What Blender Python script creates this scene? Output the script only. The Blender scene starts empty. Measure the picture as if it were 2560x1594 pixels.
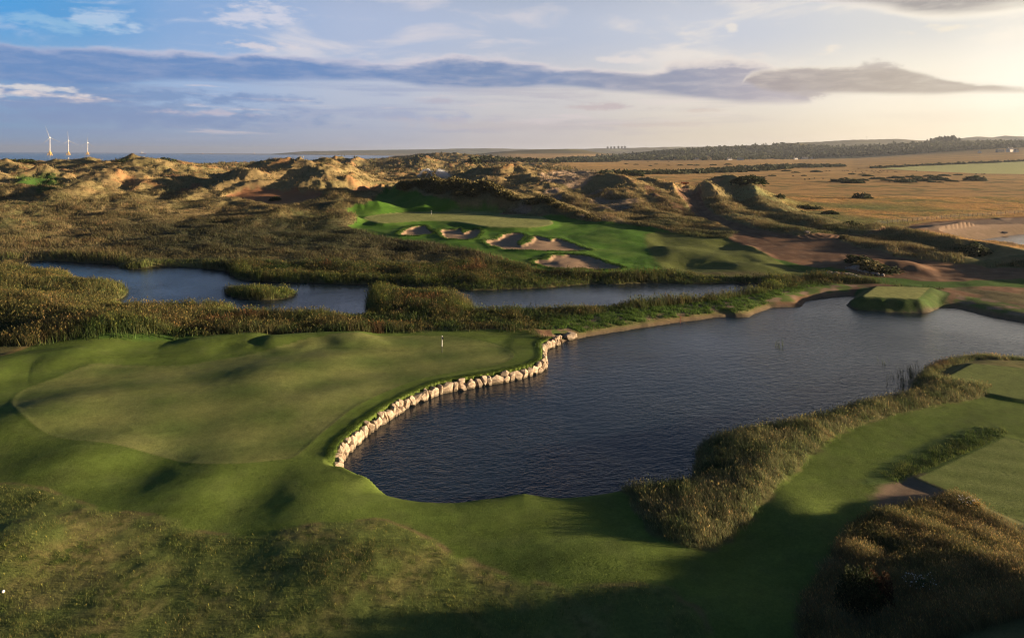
import bpy, bmesh, math, random
import numpy as np
from mathutils import Matrix, Vector

random.seed(7)
rng = np.random.default_rng(11)
S = bpy.context.scene
COL = S.collection
R = math.radians

# ------------------------------------------------------------------ camera, sun, sky, exposure
H = 27.0                      # camera height over the ponds, metres
PITCH, ROLL = 0.0, R(0.315)   # level camera, frame shifted down: uprights stay upright as in the photograph
F = 1707.0                    # focal length in pixels of the 2560 x 1594 picture
CX, CY = 1280.0, 385.5         # the optical axis meets the picture on the horizon
_r0, _u0, _f0 = np.array([1., 0, 0]), np.array([0, math.sin(PITCH), math.cos(PITCH)]), np.array([0, math.cos(PITCH), -math.sin(PITCH)])
C_R = math.cos(ROLL) * _r0 + math.sin(ROLL) * _u0
C_U = -math.sin(ROLL) * _r0 + math.cos(ROLL) * _u0
C_F = _f0
cam = bpy.data.cameras.new('camera')
cam_o = bpy.data.objects.new('camera', cam); COL.objects.link(cam_o)
M3 = Matrix((C_R.tolist(), C_U.tolist(), (-C_F).tolist())).transposed().to_4x4()
cam_o.matrix_world = Matrix.Translation((0, 0, H)) @ M3
cam.sensor_width = 36; cam.lens = 36 * F / 2560.0
cam.shift_y = -(797.0 - CY) / 2560.0
cam.clip_start = 0.5; cam.clip_end = 90000
S.camera = cam_o

SUN_EL, SUN_AZ = R(6.6), R(91.5)          # azimuth clockwise from +Y (the view direction)
sun_dir = Vector((math.sin(SUN_AZ) * math.cos(SUN_EL), math.cos(SUN_AZ) * math.cos(SUN_EL), math.sin(SUN_EL)))
sl = bpy.data.lights.new('sun', 'SUN'); sl.energy = 5.0; sl.angle = R(0.9); sl.color = (1.0, 0.76, 0.50)
so = bpy.data.objects.new('sun', sl); COL.objects.link(so)
so.rotation_euler = sun_dir.to_track_quat('Z', 'Y').to_euler(); so.location = (200, 0, 120)
EXPO = 1.92
S.view_settings.view_transform = 'Standard'; S.view_settings.look = 'None'
S.view_settings.exposure = EXPO; S.view_settings.gamma = 1.0
S.render.engine = 'CYCLES'
S.cycles.max_bounces = 5; S.cycles.diffuse_bounces = 2; S.cycles.glossy_bounces = 3
S.cycles.transmission_bounces = 2; S.cycles.volume_bounces = 0; S.cycles.transparent_max_bounces = 8
S.cycles.use_denoising = True; S.cycles.filter_width = 1.2; S.cycles.sample_clamp_indirect = 4
S.cycles.caustics_reflective = False; S.cycles.caustics_refractive = False

def pxdir(u, v):
    u = np.asarray(u, float); v = np.asarray(v, float)
    a = (u - CX) / F; b = -(v - CY) / F
    d = a[..., None] * C_R + b[..., None] * C_U + C_F
    return d
def s2l(c):
    return [((x / 255 + .055) / 1.055) ** 2.4 if x / 255 > .04045 else x / 255 / 12.92 for x in c]

# ------------------------------------------------------------------ world
class NT:
    def __init__(s, tree): s.t = tree; s.n = tree.nodes; s.l = tree.links
    def new(s, t, **k):
        n = s.n.new(t)
        for a, b in k.items(): setattr(n, a, b)
        return n
    def put(s, sock, v):
        if isinstance(v, bpy.types.NodeSocket): s.l.new(v, sock)
        elif v is not None: sock.default_value = v
    def m(s, op, a, b=None, c=None, clamp=False):
        n = s.new('ShaderNodeMath', operation=op, use_clamp=clamp)
        s.put(n.inputs[0], a)
        if b is not None: s.put(n.inputs[1], b)
        if c is not None: s.put(n.inputs[2], c)
        return n.outputs[0]
    def vm(s, op, a, b=None, out=0):
        n = s.new('ShaderNodeVectorMath', operation=op)
        s.put(n.inputs[0], a)
        if b is not None: s.put(n.inputs['Scale'] if op == 'SCALE' else n.inputs[1], b)
        return n.outputs[out]
    def mix(s, f, a, b, mode='MIX'):
        n = s.new('ShaderNodeMix', data_type='RGBA', blend_type=mode)
        s.put(n.inputs[0], f)
        for i, v in ((6, a), (7, b)):
            if isinstance(v, (list, tuple)): v = tuple(v[:3]) + (1,)
            s.put(n.inputs[i], v)
        return n.outputs[2]
    def noise(s, vec, scale, detail=3, rough=.5, col=False, dist=0.0):
        n = s.new('ShaderNodeTexNoise'); s.put(n.inputs['Vector'], vec)
        n.inputs['Scale'].default_value = scale; n.inputs['Detail'].default_value = detail
        n.inputs['Roughness'].default_value = rough; n.inputs['Distortion'].default_value = dist
        return n.outputs['Color' if col else 'Fac']
    def ss(s, x, a, b):
        n = s.new('ShaderNodeMapRange', interpolation_type='SMOOTHSTEP')
        s.put(n.inputs[0], x); s.put(n.inputs[1], a); s.put(n.inputs[2], b)
        return n.outputs[0]
    def curve(s, x, pts):
        n = s.new('ShaderNodeFloatCurve'); s.put(n.inputs['Value'], x)
        c = n.mapping.curves[0]
        c.points[0].location = pts[0]; c.points[1].location = pts[-1]
        for p in pts[1:-1]: c.points.new(*p)
        n.mapping.update(); return n.outputs[0]
    def ramp(s, x, stops, interp='EASE'):
        n = s.new('ShaderNodeValToRGB'); s.put(n.inputs[0], x)
        n.color_ramp.interpolation = interp; e = n.color_ramp.elements
        e[0].position = stops[0][0]; e[0].color = tuple(stops[0][1]) + (1,)
        e[1].position = stops[-1][0]; e[1].color = tuple(stops[-1][1]) + (1,)
        for p, c in stops[1:-1]:
            k = e.new(p); k.color = tuple(c) + (1,)
        return n.outputs[0]
    def xyz(s, x, y, z):
        n = s.new('ShaderNodeCombineXYZ'); s.put(n.inputs[0], x); s.put(n.inputs[1], y); s.put(n.inputs[2], z)
        return n.outputs[0]

W = bpy.data.worlds.new('World'); S.world = W; W.use_nodes = True
T = NT(W.node_tree); T.n.clear()
out = T.new('ShaderNodeOutputWorld'); bg = T.new('ShaderNodeBackground'); T.l.new(bg.outputs[0], out.inputs[0])
tc = T.new('ShaderNodeTexCoord'); sep = T.new('ShaderNodeSeparateXYZ'); T.l.new(tc.outputs['Generated'], sep.inputs[0])
X, Y, Z = sep.outputs
AZ = T.m('ARCTAN2', X, Y)                       # radians, right positive
EL = T.m('ARCSINE', Z)
AN = T.m('MULTIPLY_ADD', AZ, 1 / 1.6, .5, clamp=True)   # az -0.8..0.8 -> 0..1
def azn(u, v):
    d = pxdir(u, v); d = d / np.linalg.norm(d)
    return float(np.clip(math.atan2(d[0], d[1]) / 1.6 + .5, 0, 1)), math.asin(d[2])
def elcurve(pts, scale=.25):
    P = sorted((azn(u, v)[0], max(0, azn(u, v)[1]) / scale) for u, v in pts)
    return T.m('MULTIPLY', T.curve(AN, P), scale)
LV = 1.0 / (2 ** EXPO)
def K(c, f=1.0): return [x * LV * f for x in s2l(c)]
# clear-sky colour by azimuth at three elevations
A3 = T.m('MULTIPLY_ADD', AZ, 1 / (2 * math.pi), .5)     # -pi..pi -> 0..1
def ap(u): return float(azn(u, 380)[0] * 1.6 - .8) / (2 * math.pi) + .5
low = T.ramp(A3, [(0, K((70, 100, 150))), (ap(0) - .1, K((85, 122, 170))), (ap(0), K((112, 148, 192))), (ap(500), K((136, 158, 194))), (ap(900), K((160, 170, 196))), (ap(1300), K((190, 184, 190))),
                  (ap(1800), K((212, 198, 180))), (ap(2250), K((234, 216, 188))), (ap(2560), K((240, 222, 194))), (.75, K((255, 215, 165), 1.35)), (.9, K((150, 140, 140))), (1, K((70, 100, 150)))])
mid = T.ramp(A3, [(0, K((50, 80, 135))), (ap(0) - .1, K((72, 120, 180))), (ap(0), K((118, 163, 208))), (ap(500), K((148, 175, 215))), (ap(900), K((176, 186, 210))), (ap(1300), K((198, 196, 202))),
                  (ap(1800), K((222, 214, 206))), (ap(2300), K((246, 236, 218))), (ap(2560), K((255, 246, 230))), (.75, K((255, 235, 200), 1.4)), (.9, K((130, 130, 140))), (1, K((50, 80, 135)))])
top = T.ramp(A3, [(0, K((30, 55, 100))), (ap(0) - .1, K((45, 100, 160))), (ap(0), K((62, 150, 216))), (ap(180), K((78, 150, 210))), (ap(480), K((130, 165, 212))), (ap(900), K((168, 182, 212))), (ap(1300), K((176, 186, 208))),
                  (ap(1800), K((196, 200, 212))), (ap(2300), K((214, 212, 210))), (ap(2560), K((232, 226, 216))), (.75, K((225, 210, 190))), (.9, K((90, 100, 120))), (1, K((30, 55, 100)))])
c = T.mix(T.ss(EL, .01, .085), low, mid)
c = T.mix(T.ss(EL, .095, .17), c, top)
zen = K((30, 72, 112), .85)
c = T.mix(T.ss(EL, .185, .36), c, zen)
# wispy high cloud and low streaks
nv = T.xyz(T.m('MULTIPLY', AZ, 2.2), T.m('MULTIPLY', EL, 9.0), 0.0)
n1 = T.noise(nv, 2.6, 6, .58, dist=.5)
n2 = T.noise(T.xyz(T.m('MULTIPLY', AZ, 1.6), T.m('MULTIPLY', EL, 22.0), 4.0), 3.2, 6, .6, dist=.3)
veil = T.ramp(AN, [(0, K((206, 214, 232))), (.45, K((214, 208, 214))), (.8, K((244, 232, 216))), (1, K((255, 246, 230)))])
shade = T.ramp(AN, [(0, K((104, 136, 188))), (.35, K((140, 156, 196))), (.6, K((178, 170, 182))), (1, K((214, 196, 172)))])
hi = T.m('MULTIPLY', T.ss(n1, .47, .68), T.ss(EL, .09, .14))
hi = T.m('MULTIPLY', hi, T.m('SUBTRACT', 1.0, T.ss(EL, .22, .36)))
c = T.mix(T.m('MULTIPLY', hi, .8), c, veil)
lowm = T.m('MULTIPLY', T.ss(EL, .012, .035), T.m('SUBTRACT', 1.0, T.ss(EL, .085, .115)))
lw = T.ramp(AN, [(0, (1, 1, 1)), (.5, (.8, .8, .8)), (.68, (.5, .5, .5)), (.8, (.16,) * 3), (1, (.06,) * 3)])
c = T.mix(T.m('MULTIPLY', T.m('MULTIPLY', T.ss(n2, .47, .66), lowm), T.m('MULTIPLY', lw, .75)), c, shade)
n3 = T.noise(T.xyz(T.m('MULTIPLY', AZ, 1.6), T.m('MULTIPLY', EL, 20.0), 9.0), 3.6, 7, .62, dist=.4)
pink = T.ramp(AN, [(0, K((222, 208, 216))), (.5, K((212, 200, 206))), (1, K((255, 240, 214)))])
c = T.mix(T.m('MULTIPLY', T.m('MULTIPLY', T.ss(n3, .56, .68), lowm), T.m('MULTIPLY', lw, .8)), c, pink)

def cloud(c, topc, botc, body, rim, soft=.006, wob=.012, dens=.92, rimh=.02, seed=0., below=False, fs=5.0):
    w1 = T.noise(T.xyz(T.m('MULTIPLY', AZ, 3.2), T.m('MULTIPLY', EL, 9.0), seed), fs, 8, .62, dist=.25)
    w1 = T.m('MULTIPLY', T.m('SUBTRACT', w1, .5), wob * 2)
    w2 = T.noise(T.xyz(T.m('MULTIPLY', AZ, 1.2), T.m('MULTIPLY', EL, 9.0), seed + 3), 4.0, 6, .5)
    w2 = T.m('MULTIPLY', T.m('SUBTRACT', w2, .5), wob * 1.2)
    dt = T.m('ADD', T.m('SUBTRACT', topc, EL), w1)
    db = T.m('ADD', T.m('SUBTRACT', EL, botc), w2)
    mask = T.m('MULTIPLY', T.ss(dt, -soft * .4, soft), T.ss(db, -soft * .8, soft * 1.0))
    rm = T.m('SUBTRACT', 1.0, T.ss(db if below else T.m('ADD', dt, w2), 0.0, rimh))
    txt = T.noise(T.xyz(T.m('MULTIPLY', AZ, 3.2), T.m('MULTIPLY', EL, 16.0), seed + 6), 6.0, 8, .64, dist=.3)
    bodyc = T.mix(T.m('MULTIPLY', T.ss(txt, .38, .72), .28), body, rim)
    col = T.mix(rm, bodyc, rim)
    return T.mix(T.m('MULTIPLY', mask, dens), c, col)
# long stratus band across the whole sky (left part), then the second bank at the right
bodyL = T.ramp(AN, [(0, K((84, 128, 188))), (.3, K((88, 128, 186))), (.5, K((104, 130, 176))), (.64, K((134, 140, 168))), (.75, K((168, 160, 172))), (1, K((190, 180, 176)))])
rimL = T.ramp(AN, [(0, K((160, 170, 205))), (.3, K((198, 196, 214))), (.5, K((220, 210, 214))), (.7, K((232, 220, 212))), (1, K((255, 246, 228)))])
tL = elcurve([(-200, 108), (0, 110), (250, 120), (500, 127), (800, 141), (1000, 152), (1080, 142), (1200, 140), (1330, 156), (1480, 168), (1620, 172), (1700, 152), (1850, 150), (1960, 178), (2010, 215), (2060, 262), (2600, 300)])
bL = elcurve([(-200, 206), (0, 208), (250, 216), (400, 200), (600, 200), (800, 198), (950, 202), (1080, 218), (1280, 220), (1400, 214), (1520, 226), (1700, 240), (1880, 256), (2000, 258), (2060, 255), (2600, 262)])
c = cloud(c, tL, bL, bodyL, rimL, soft=.006, wob=.013, seed=2.0, rimh=.013, dens=.97)
bodyR = T.ramp(AN, [(0, K((120, 130, 170))), (.68, K((152, 142, 150))), (.85, K((168, 155, 146))), (1, K((206, 190, 170)))])
rimR = T.ramp(AN, [(0, K((200, 190, 200))), (.75, K((240, 228, 212))), (1, K((255, 248, 232)))])
tR = elcurve([(-200, 380), (1760, 300), (1850, 215), (1880, 180), (2000, 168), (2130, 163), (2200, 160), (2300, 178), (2420, 200), (2560, 212), (2700, 222)])
bR = elcurve([(-200, 380), (1760, 250), (1850, 205), (1900, 222), (1980, 232), (2150, 233), (2350, 233), (2450, 230), (2560, 232), (2700, 232)])
c = cloud(c, tR, bR, bodyR, rimR, soft=.005, wob=.007, seed=8.0, rimh=.007, dens=.97)
# dark cloud over the top right corner with a bright lower edge
tT = elcurve([(-200, -100), (2700, -100)], .6)
bT = elcurve([(-200, -100), (1500, -100), (1760, -25), (1830, -2), (1900, 0), (1990, -8), (2080, 10), (2200, 28), (2330, 50), (2450, 44), (2560, 28), (2700, 20)], .3)
bodyT = T.ramp(AN, [(0, K((120, 124, 160))), (.7, K((128, 126, 158))), (.84, K((150, 142, 142))), (1, K((178, 166, 152)))])
rimT = T.ramp(AN, [(0, K((200, 195, 205))), (.7, K((196, 192, 204))), (.85, K((250, 240, 222))), (1, K((255, 248, 230)))])
c = cloud(c, tT, bT, bodyT, rimT, soft=.006, wob=.018, seed=12.0, rimh=.02, below=True, fs=7.0)
# small patches
def patch(c, u, v, ru, rv, colr, dens=.7, seed=0.):
    a0, e0 = azn(u, v); a0 = a0 * 1.6 - .8
    dx = T.m('DIVIDE', T.m('SUBTRACT', AZ, a0), ru / F); dy = T.m('DIVIDE', T.m('SUBTRACT', EL, e0), rv / F)
    d = T.m('SQRT', T.m('ADD', T.m('MULTIPLY', dx, dx), T.m('MULTIPLY', dy, dy)))
    w = T.noise(T.xyz(T.m('MULTIPLY', AZ, 14.0), T.m('MULTIPLY', EL, 40.0), seed), 2.2, 6, .62)
    return T.mix(T.m('MULTIPLY', T.ss(T.m('ADD', d, T.m('MULTIPLY', T.m('SUBTRACT', w, .5), 3.6)), 1.15, .25), dens), c, colr)
PW, PP, PG = K((236, 222, 218)), K((176, 172, 192)), K((112, 140, 190))
for a in [(300, 236, 340, 16, K((104, 138, 190)), .85, 30.), (250, 285, 420, 30, K((112, 142, 190)), .75, 31.), (60, 232, 120, 12, K((232, 218, 216)), .9, 1.), (210, 252, 70, 7, K((236, 216, 210)), .9, 2.), (140, 262, 220, 20, PG, .8, 3.), (20, 215, 120, 7, K((230, 222, 220)), .8, 4.),
          (520, 284, 120, 9, K((196, 186, 204)), .7, 5.), (640, 246, 150, 12, PG, .55, 6.), (400, 300, 260, 22, PG, .55, 6.5), (1100, 252, 60, 8, PP, .7, 7.), (1000, 290, 190, 12, K((152, 164, 198)), .8, 8.),
          (1120, 300, 160, 9, PP, .6, 9.), (1500, 267, 110, 10, K((190, 176, 182)), .9, 10.), (1740, 276, 55, 5, K((205, 190, 184)), .8, 11.), (1640, 312, 160, 7, K((198, 182, 178)), .7, 12.),
          (1280, 318, 260, 14, K((184, 176, 184)), .5, 13.), (2075, 125, 26, 14, K((240, 228, 212)), .8, 14.), (1830, 72, 16, 12, K((236, 226, 214)), .7, 15.), (2200, 162, 46, 14, K((176, 164, 160)), .8, 16.),
          (2015, 228, 48, 20, K((172, 162, 164)), .9, 17.), (2350, 72, 60, 12, K((248, 234, 208)), .6, 18.), (1560, 150, 80, 10, K((228, 218, 214)), .7, 19.), (1790, 158, 150, 16, K((226, 214, 208)), .6, 20.),
          (260, 50, 70, 26, K((188, 206, 228)), .7, 21.), (120, 55, 130, 22, K((150, 190, 222)), .6, 22.), (640, 40, 90, 30, K((214, 212, 224)), .7, 23.), (660, 118, 120, 12, K((222, 212, 216)), .7, 24.)]:
    c = patch(c, *a)
sky = T.new('ShaderNodeTexSky', sky_type='NISHITA'); sky.sun_disc = False
sky.sun_elevation = SUN_EL; sky.sun_rotation = SUN_AZ
skc = T.mix(1.0, sky.outputs[0], (.004, .004, .004), 'MULTIPLY')
c = T.mix(1.0, c, skc, 'ADD')
T.l.new(c, bg.inputs[0]); bg.inputs[1].default_value = 1.0

# ------------------------------------------------------------------ helpers: tags, meshes
def tag(o, label=None, cat=None, group=None, kind=None):
    if label: o['label'] = label
    if cat: o['category'] = cat
    if group: o['group'] = group
    if kind: o['kind'] = kind
    return o
def link(name, me, mat=None, parent=None):
    o = bpy.data.objects.new(name, me); COL.objects.link(o)
    if mat is not None and me is not None: me.materials.append(mat)
    if parent is not None: o.parent = parent
    return o
def empty(name, loc, rz=0.0):
    o = bpy.data.objects.new(name, None); COL.objects.link(o); o.location = loc; o.rotation_euler.z = rz
    o.empty_display_size = .2; return o
def npmesh(name, V, Fc, col=None, smooth=False, extra=None):
    """V (n,3), Fc (m,k) -> mesh; col (n,4) point colours"""
    me = bpy.data.meshes.new(name); V = np.ascontiguousarray(V, np.float32); Fc = np.ascontiguousarray(Fc, np.int32)
    m, k = Fc.shape
    me.vertices.add(len(V)); me.vertices.foreach_set('co', V.ravel())
    me.loops.add(m * k); me.loops.foreach_set('vertex_index', Fc.ravel())
    me.polygons.add(m); me.polygons.foreach_set('loop_start', np.arange(0, m * k, k, dtype=np.int32))
    if smooth: me.polygons.foreach_set('use_smooth', np.ones(m, bool))
    else: me.polygons.foreach_set('use_smooth', np.zeros(m, bool))
    me.update(calc_edges=True)
    if col is not None:
        a = me.color_attributes.new('col', 'FLOAT_COLOR', 'POINT'); a.data.foreach_set('color', np.ascontiguousarray(col, np.float32).ravel())
    return me

def hash2(ix, iy, seed):
    h = (ix.astype(np.int64) * 374761393 + iy.astype(np.int64) * 668265263 + seed * 1442695041) & 0xffffffff
    h = ((h ^ (h >> 13)) * 1274126177) & 0xffffffff
    return ((h ^ (h >> 16)) & 0xffff).astype(np.float32) / 65535.0
def vn(x, y, seed=0):
    """gradient noise, about -1..1"""
    ix = np.floor(x); iy = np.floor(y); fx = (x - ix).astype(np.float32); fy = (y - iy).astype(np.float32)
    ix = ix.astype(np.int64); iy = iy.astype(np.int64)
    ux = fx * fx * fx * (fx * (fx * 6 - 15) + 10); uy = fy * fy * fy * (fy * (fy * 6 - 15) + 10)
    def g(dx, dy):
        a = hash2(ix + dx, iy + dy, seed) * (2 * math.pi)
        return np.cos(a) * (fx - dx) + np.sin(a) * (fy - dy)
    a = g(0, 0); b = g(1, 0); c_ = g(0, 1); d = g(1, 1)
    return ((a + (b - a) * ux) * (1 - uy) + (c_ + (d - c_) * ux) * uy) * 1.5
def fbm(x, y, L, o=3, seed=0, g=.5):
    s = np.zeros_like(x, np.float32); a = 1.0; t = 0
    for k in range(o):
        s += a * vn(x / L * 2 ** k, y / L * 2 ** k, seed + 17 * k); t += a; a *= g
    return s / t
def sst(x, a, b):
    t = np.clip((x - a) / (b - a), 0, 1); return t * t * (3 - 2 * t)
def lerp(a, b, t): return a + (b - a) * t

# ------------------------------------------------------------------ macro terrain
def horizon(u): return 378.5 + .0055 * u
def pt3(u, v, D):
    d = pxdir(u, v); d = d / d[1]; return d[0] * D, D, H + d[2] * D
# ridges: crest points (u, v, depth) and half width; optional profile power
RID = [
 # far dunes at the left
 ([(-250, 404, 570), (0, 405, 560), (60, 408, 560), (120, 408, 550), (148, 400, 545), (178, 412, 540), (222, 397, 525), (289, 398, 520), (344, 393, 515), (407, 398, 500), (436, 414, 480)], 46),
 ([(300, 432, 440), (358, 409, 425), (410, 418, 415), (440, 440, 400), (490, 477, 360)], 34),
 ([(216, 458, 330), (260, 444, 335), (320, 446, 342), (390, 460, 342), (428, 480, 335)], 20),
 ([(-120, 408, 410), (10, 413, 395), (54, 438, 380)], 26),
 ([(62, 446, 345), (100, 436, 350), (125, 430, 350), (135, 440, 350)], 13),
 ([(-80, 436, 330), (35, 459, 322)], 20),
 ([(-80, 466, 292), (50, 479, 290)], 16),
 ([(85, 508, 262), (150, 488, 275), (215, 474, 288)], 13),
 ([(-90, 532, 236), (0, 536, 236), (60, 524, 245), (140, 524, 247), (160, 518, 250), (280, 511, 266), (330, 497, 288)], 11),
 ([(463, 411, 800), (511, 417, 800), (548, 412, 800), (611, 420, 780)], 60),
 ([(640, 414, 1150), (740, 411, 1200), (800, 408, 1300)], 90),
 # the two big bare-footed dunes
 ([(500, 488, 318), (560, 452, 325), (593, 432, 330), (618, 438, 330), (650, 456, 325), (690, 477, 315)], 21),
 ([(636, 432, 365), (655, 419, 362), (704, 411, 360), (750, 417, 360), (775, 424, 350), (803, 442, 335), (845, 483, 310)], 27),
 ([(765, 420, 405), (822, 411, 400), (850, 428, 390), (890, 450, 372), (935, 478, 345)], 27),
 ([(700, 522, 268), (750, 502, 283), (800, 503, 286), (860, 495, 290), (897, 510, 280)], 13),
 ([(-180, 556, 200), (0, 550, 206), (40, 572, 201), (58, 598, 190)], 10),
 ([(820, 552, 228), (850, 541, 236), (872, 541, 238)], 6),
 ([(640, 556, 222), (690, 545, 235), (705, 532, 246)], 6),
 # hills behind the far green
 ([(960, 492, 312), (1000, 474, 310), (1040, 463, 308), (1089, 457, 305), (1130, 462, 300), (1155, 459, 297), (1207, 467, 291), (1250, 480, 284), (1290, 506, 276)], 19),
 ([(896, 511, 270), (915, 536, 261)], 9), ([(942, 503, 273), (958, 530, 263)], 9),
 ([(1040, 476, 294), (1062, 515, 274)], 7), ([(1108, 478, 296), (1135, 516, 274)], 7), ([(1185, 482, 294), (1215, 517, 274)], 7),
 ([(1320, 506, 275), (1380, 507, 270), (1430, 524, 258), (1480, 545, 246), (1500, 558, 240)], 7.5),
 ([(1120, 442, 420), (1175, 433, 420), (1237, 432, 420), (1265, 441, 405)], 24),
 ([(1225, 458, 380), (1285, 433, 400), (1312, 440, 392), (1340, 460, 370), (1358, 474, 350)], 21),
 ([(1148, 430, 600), (1154, 426, 600), (1185, 442, 585)], 16),
 ([(1250, 428, 640), (1304, 412, 660), (1330, 420, 640), (1385, 440, 600)], 32),
 ([(1350, 470, 325), (1410, 452, 340), (1460, 455, 342), (1520, 449, 345), (1560, 453, 340), (1590, 468, 320), (1615, 492, 300)], 22),
 ([(1382, 502, 292), (1408, 483, 297), (1430, 494, 292), (1450, 516, 280)], 10),
 ([(1515, 496, 302), (1533, 484, 305), (1558, 505, 292)], 9),
 ([(1605, 505, 290), (1636, 488, 295), (1665, 504, 285), (1690, 530, 268)], 13),
 ([(1640, 548, 250), (1740, 552, 246), (1800, 564, 232), (1848, 590, 207)], 8.5),
 ([(1600, 455, 352), (1640, 460, 345), (1680, 468, 335), (1700, 496, 305), (1722, 530, 275), (1738, 548, 262)], 10),
 ([(1770, 466, 342), (1790, 480, 325), (1811, 512, 283), (1840, 537, 250), (1883, 554, 232), (1946, 571, 216), (2010, 581, 208), (2072, 588, 203)], 11.5),
 ([(1815, 452, 400), (1870, 464, 380), (1905, 480, 352)], 13),
 ([(1850, 460, 398), (1883, 475, 350), (1904, 508, 290), (1957, 533, 258), (2010, 547, 243), (2073, 563, 228), (2145, 577, 214)], 9.5),
 ([(1350, 424, 800), (1400, 428, 780), (1470, 432, 700), (1520, 440, 560)], 22),
 # distant dark hills
 ([(826, 398, 950), (850, 394, 950), (895, 396, 950), (918, 405, 950)], 55),
 ([(1000, 404, 950), (1045, 394, 950), (1072, 394, 950), (1110, 406, 950)], 50),
 ([(1020, 396, 1700), (1062, 384, 1750), (1125, 383, 1750), (1200, 391, 1650), (1260, 399, 1600)], 170),
 ([(1150, 410, 980), (1180, 403, 980), (1205, 412, 980)], 45),
 ([(940, 400, 1600), (1000, 402, 1500)], 100),
 # right side hummocks
 ([(2148, 590, 209), (2215, 572, 216), (2290, 580, 208), (2400, 598, 189), (2500, 612, 177), (2560, 626, 168), (2800, 665, 143)], 9),
 ([(2225, 618, 180), (2270, 608, 184), (2300, 620, 179)], 5),
 ([(2315, 638, 169), (2350, 630, 170), (2400, 640, 168)], 5),
 ([(2130, 655, 158), (2175, 645, 160), (2260, 652, 158)], 5.5),
 ([(2290, 572, 214), (2400, 556, 230), (2480, 556, 231), (2600, 552, 236)], 9),
 # rough at the left
 ([(-300, 690, 128), (0, 742, 110), (110, 768, 103), (230, 805, 96.5)], 11),
 ([(-200, 672, 138), (0, 692, 127), (110, 684, 131), (200, 692, 129)], 11),
 ([(1690, 738, 126), (1800, 722, 132), (1900, 706, 139)], 5),
 ([(-60, 912, 79.5), (80, 882, 84.3), (170, 876, 85)], 6),
 ([(505, 848, 92), (560, 838, 93.6), (620, 836, 94)], 4.5),
 ([(690, 842, 92.5), (760, 834, 94), (880, 832, 94.6)], 4.0),
]
FAR = [
 ([(700, 385, 12500), (735, 380, 12500), (764, 377.5, 12500), (826, 377, 12500), (924, 375, 12500), (1033, 373.5, 12500), (1148, 371.5, 12500), (1212, 370.5, 12500), (1333, 372.5, 12500)], 900),
 ([(1150, 386, 5200), (1230, 380, 5200), (1290, 376.5, 5200), (1360, 374, 5200), (1420, 373, 5200), (1455, 374.5, 5200), (1500, 382, 5200)], 420),
 ([(1333, 373, 9500), (1450, 372, 9500), (1500, 371, 9500), (1560, 370, 9500), (1650, 368, 9500), (1760, 366, 9500), (1900, 362, 9500)], 800),
 ([(1490, 391, 3900), (1560, 384, 3900), (1640, 377, 3900), (1700, 372, 3900), (1809, 368, 3900), (1862, 365, 3900), (1930, 362, 3900), (1973, 357, 3900), (2010, 359, 3900), (2060, 363, 3800), (2130, 365, 3700), (2200, 368, 3600), (2260, 364, 3500), (2330, 354, 3400), (2400, 352, 3400), (2470, 355, 3400), (2560, 354, 3400), (2800, 345, 3400)], 750),
 ([(1980, 358, 5600), (2060, 353, 5600), (2142, 349, 5600), (2245, 346.5, 5600), (2297, 351, 5600), (2330, 352, 5600), (2400, 346, 5600), (2447, 341, 5600), (2482, 344, 5600), (2513, 339, 5600), (2560, 341, 5600), (2800, 336, 5600)], 600),
]
def ridge3(r):
    P = np.array([pt3(*p) for p in r[0]])
    if P[:, 1].mean() < 130 and len(P) > 2:
        Q = P
        for _ in range(3):
            Q = np.concatenate([Q[:1]] + [np.array([.75 * a + .25 * b, .25 * a + .75 * b]) for a, b in zip(Q[:-1], Q[1:])] + [Q[-1:]], 0)
        P = Q
    return P, r[1]
RID3 = [ridge3(r) for r in RID]; FAR3 = [ridge3(r) for r in FAR]
def polyline_d(x, y, P):
    best = np.full(x.shape, 1e9, np.float32); zz = np.zeros(x.shape, np.float32)
    for i in range(len(P) - 1):
        ax, ay, az_ = P[i]; bx, by, bz = P[i + 1]; dx, dy = bx - ax, by - ay
        t = np.clip(((x - ax) * dx + (y - ay) * dy) / (dx * dx + dy * dy + 1e-9), 0, 1)
        d = np.hypot(x - ax - t * dx, y - ay - t * dy)
        k = d < best
        best = np.where(k, d, best); zz = np.where(k, az_ + (bz - az_) * t, zz)
    return best, zz
_duneY = np.array([0, 130, 200, 246, 350, 600, 900, 2000, 6000]); _duneR = np.array([.9, .9, .62, .485, .37, .19, .10, .035, -.03])
def dunemask(x, y):
    r = x / np.maximum(y, 1); g = np.interp(y, _duneY, _duneR)
    return sst(g - r, -.02, .03) * sst(y, 140, 185)
def base_h(x, y):
    r = x / np.maximum(y, 30)
    L = np.interp(y, [0, 112, 135, 155, 200, 250, 300, 350, 450, 700, 1500, 6000], [1.35, 1.2, .8, .9, 2.2, 3.6, 5.0, 5.8, 6.5, 5.0, 2.5, 4])
    Rr = np.interp(y, [0, 112, 135, 155, 175, 250, 400, 1000], [1.35, 1.2, .9, 1.0, 1.8, 2.0, 2.2, 3.0])
    rise = np.interp(r, [.1, .2, .42, .50, .58, .75, 1.2], [6, 9, 11, 18, 31, 60, 72])
    Rr = Rr + np.clip((y - 900) / 1600, 0, 1.6) * rise
    return lerp(L, Rr, sst(r, .12, .34))
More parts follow.
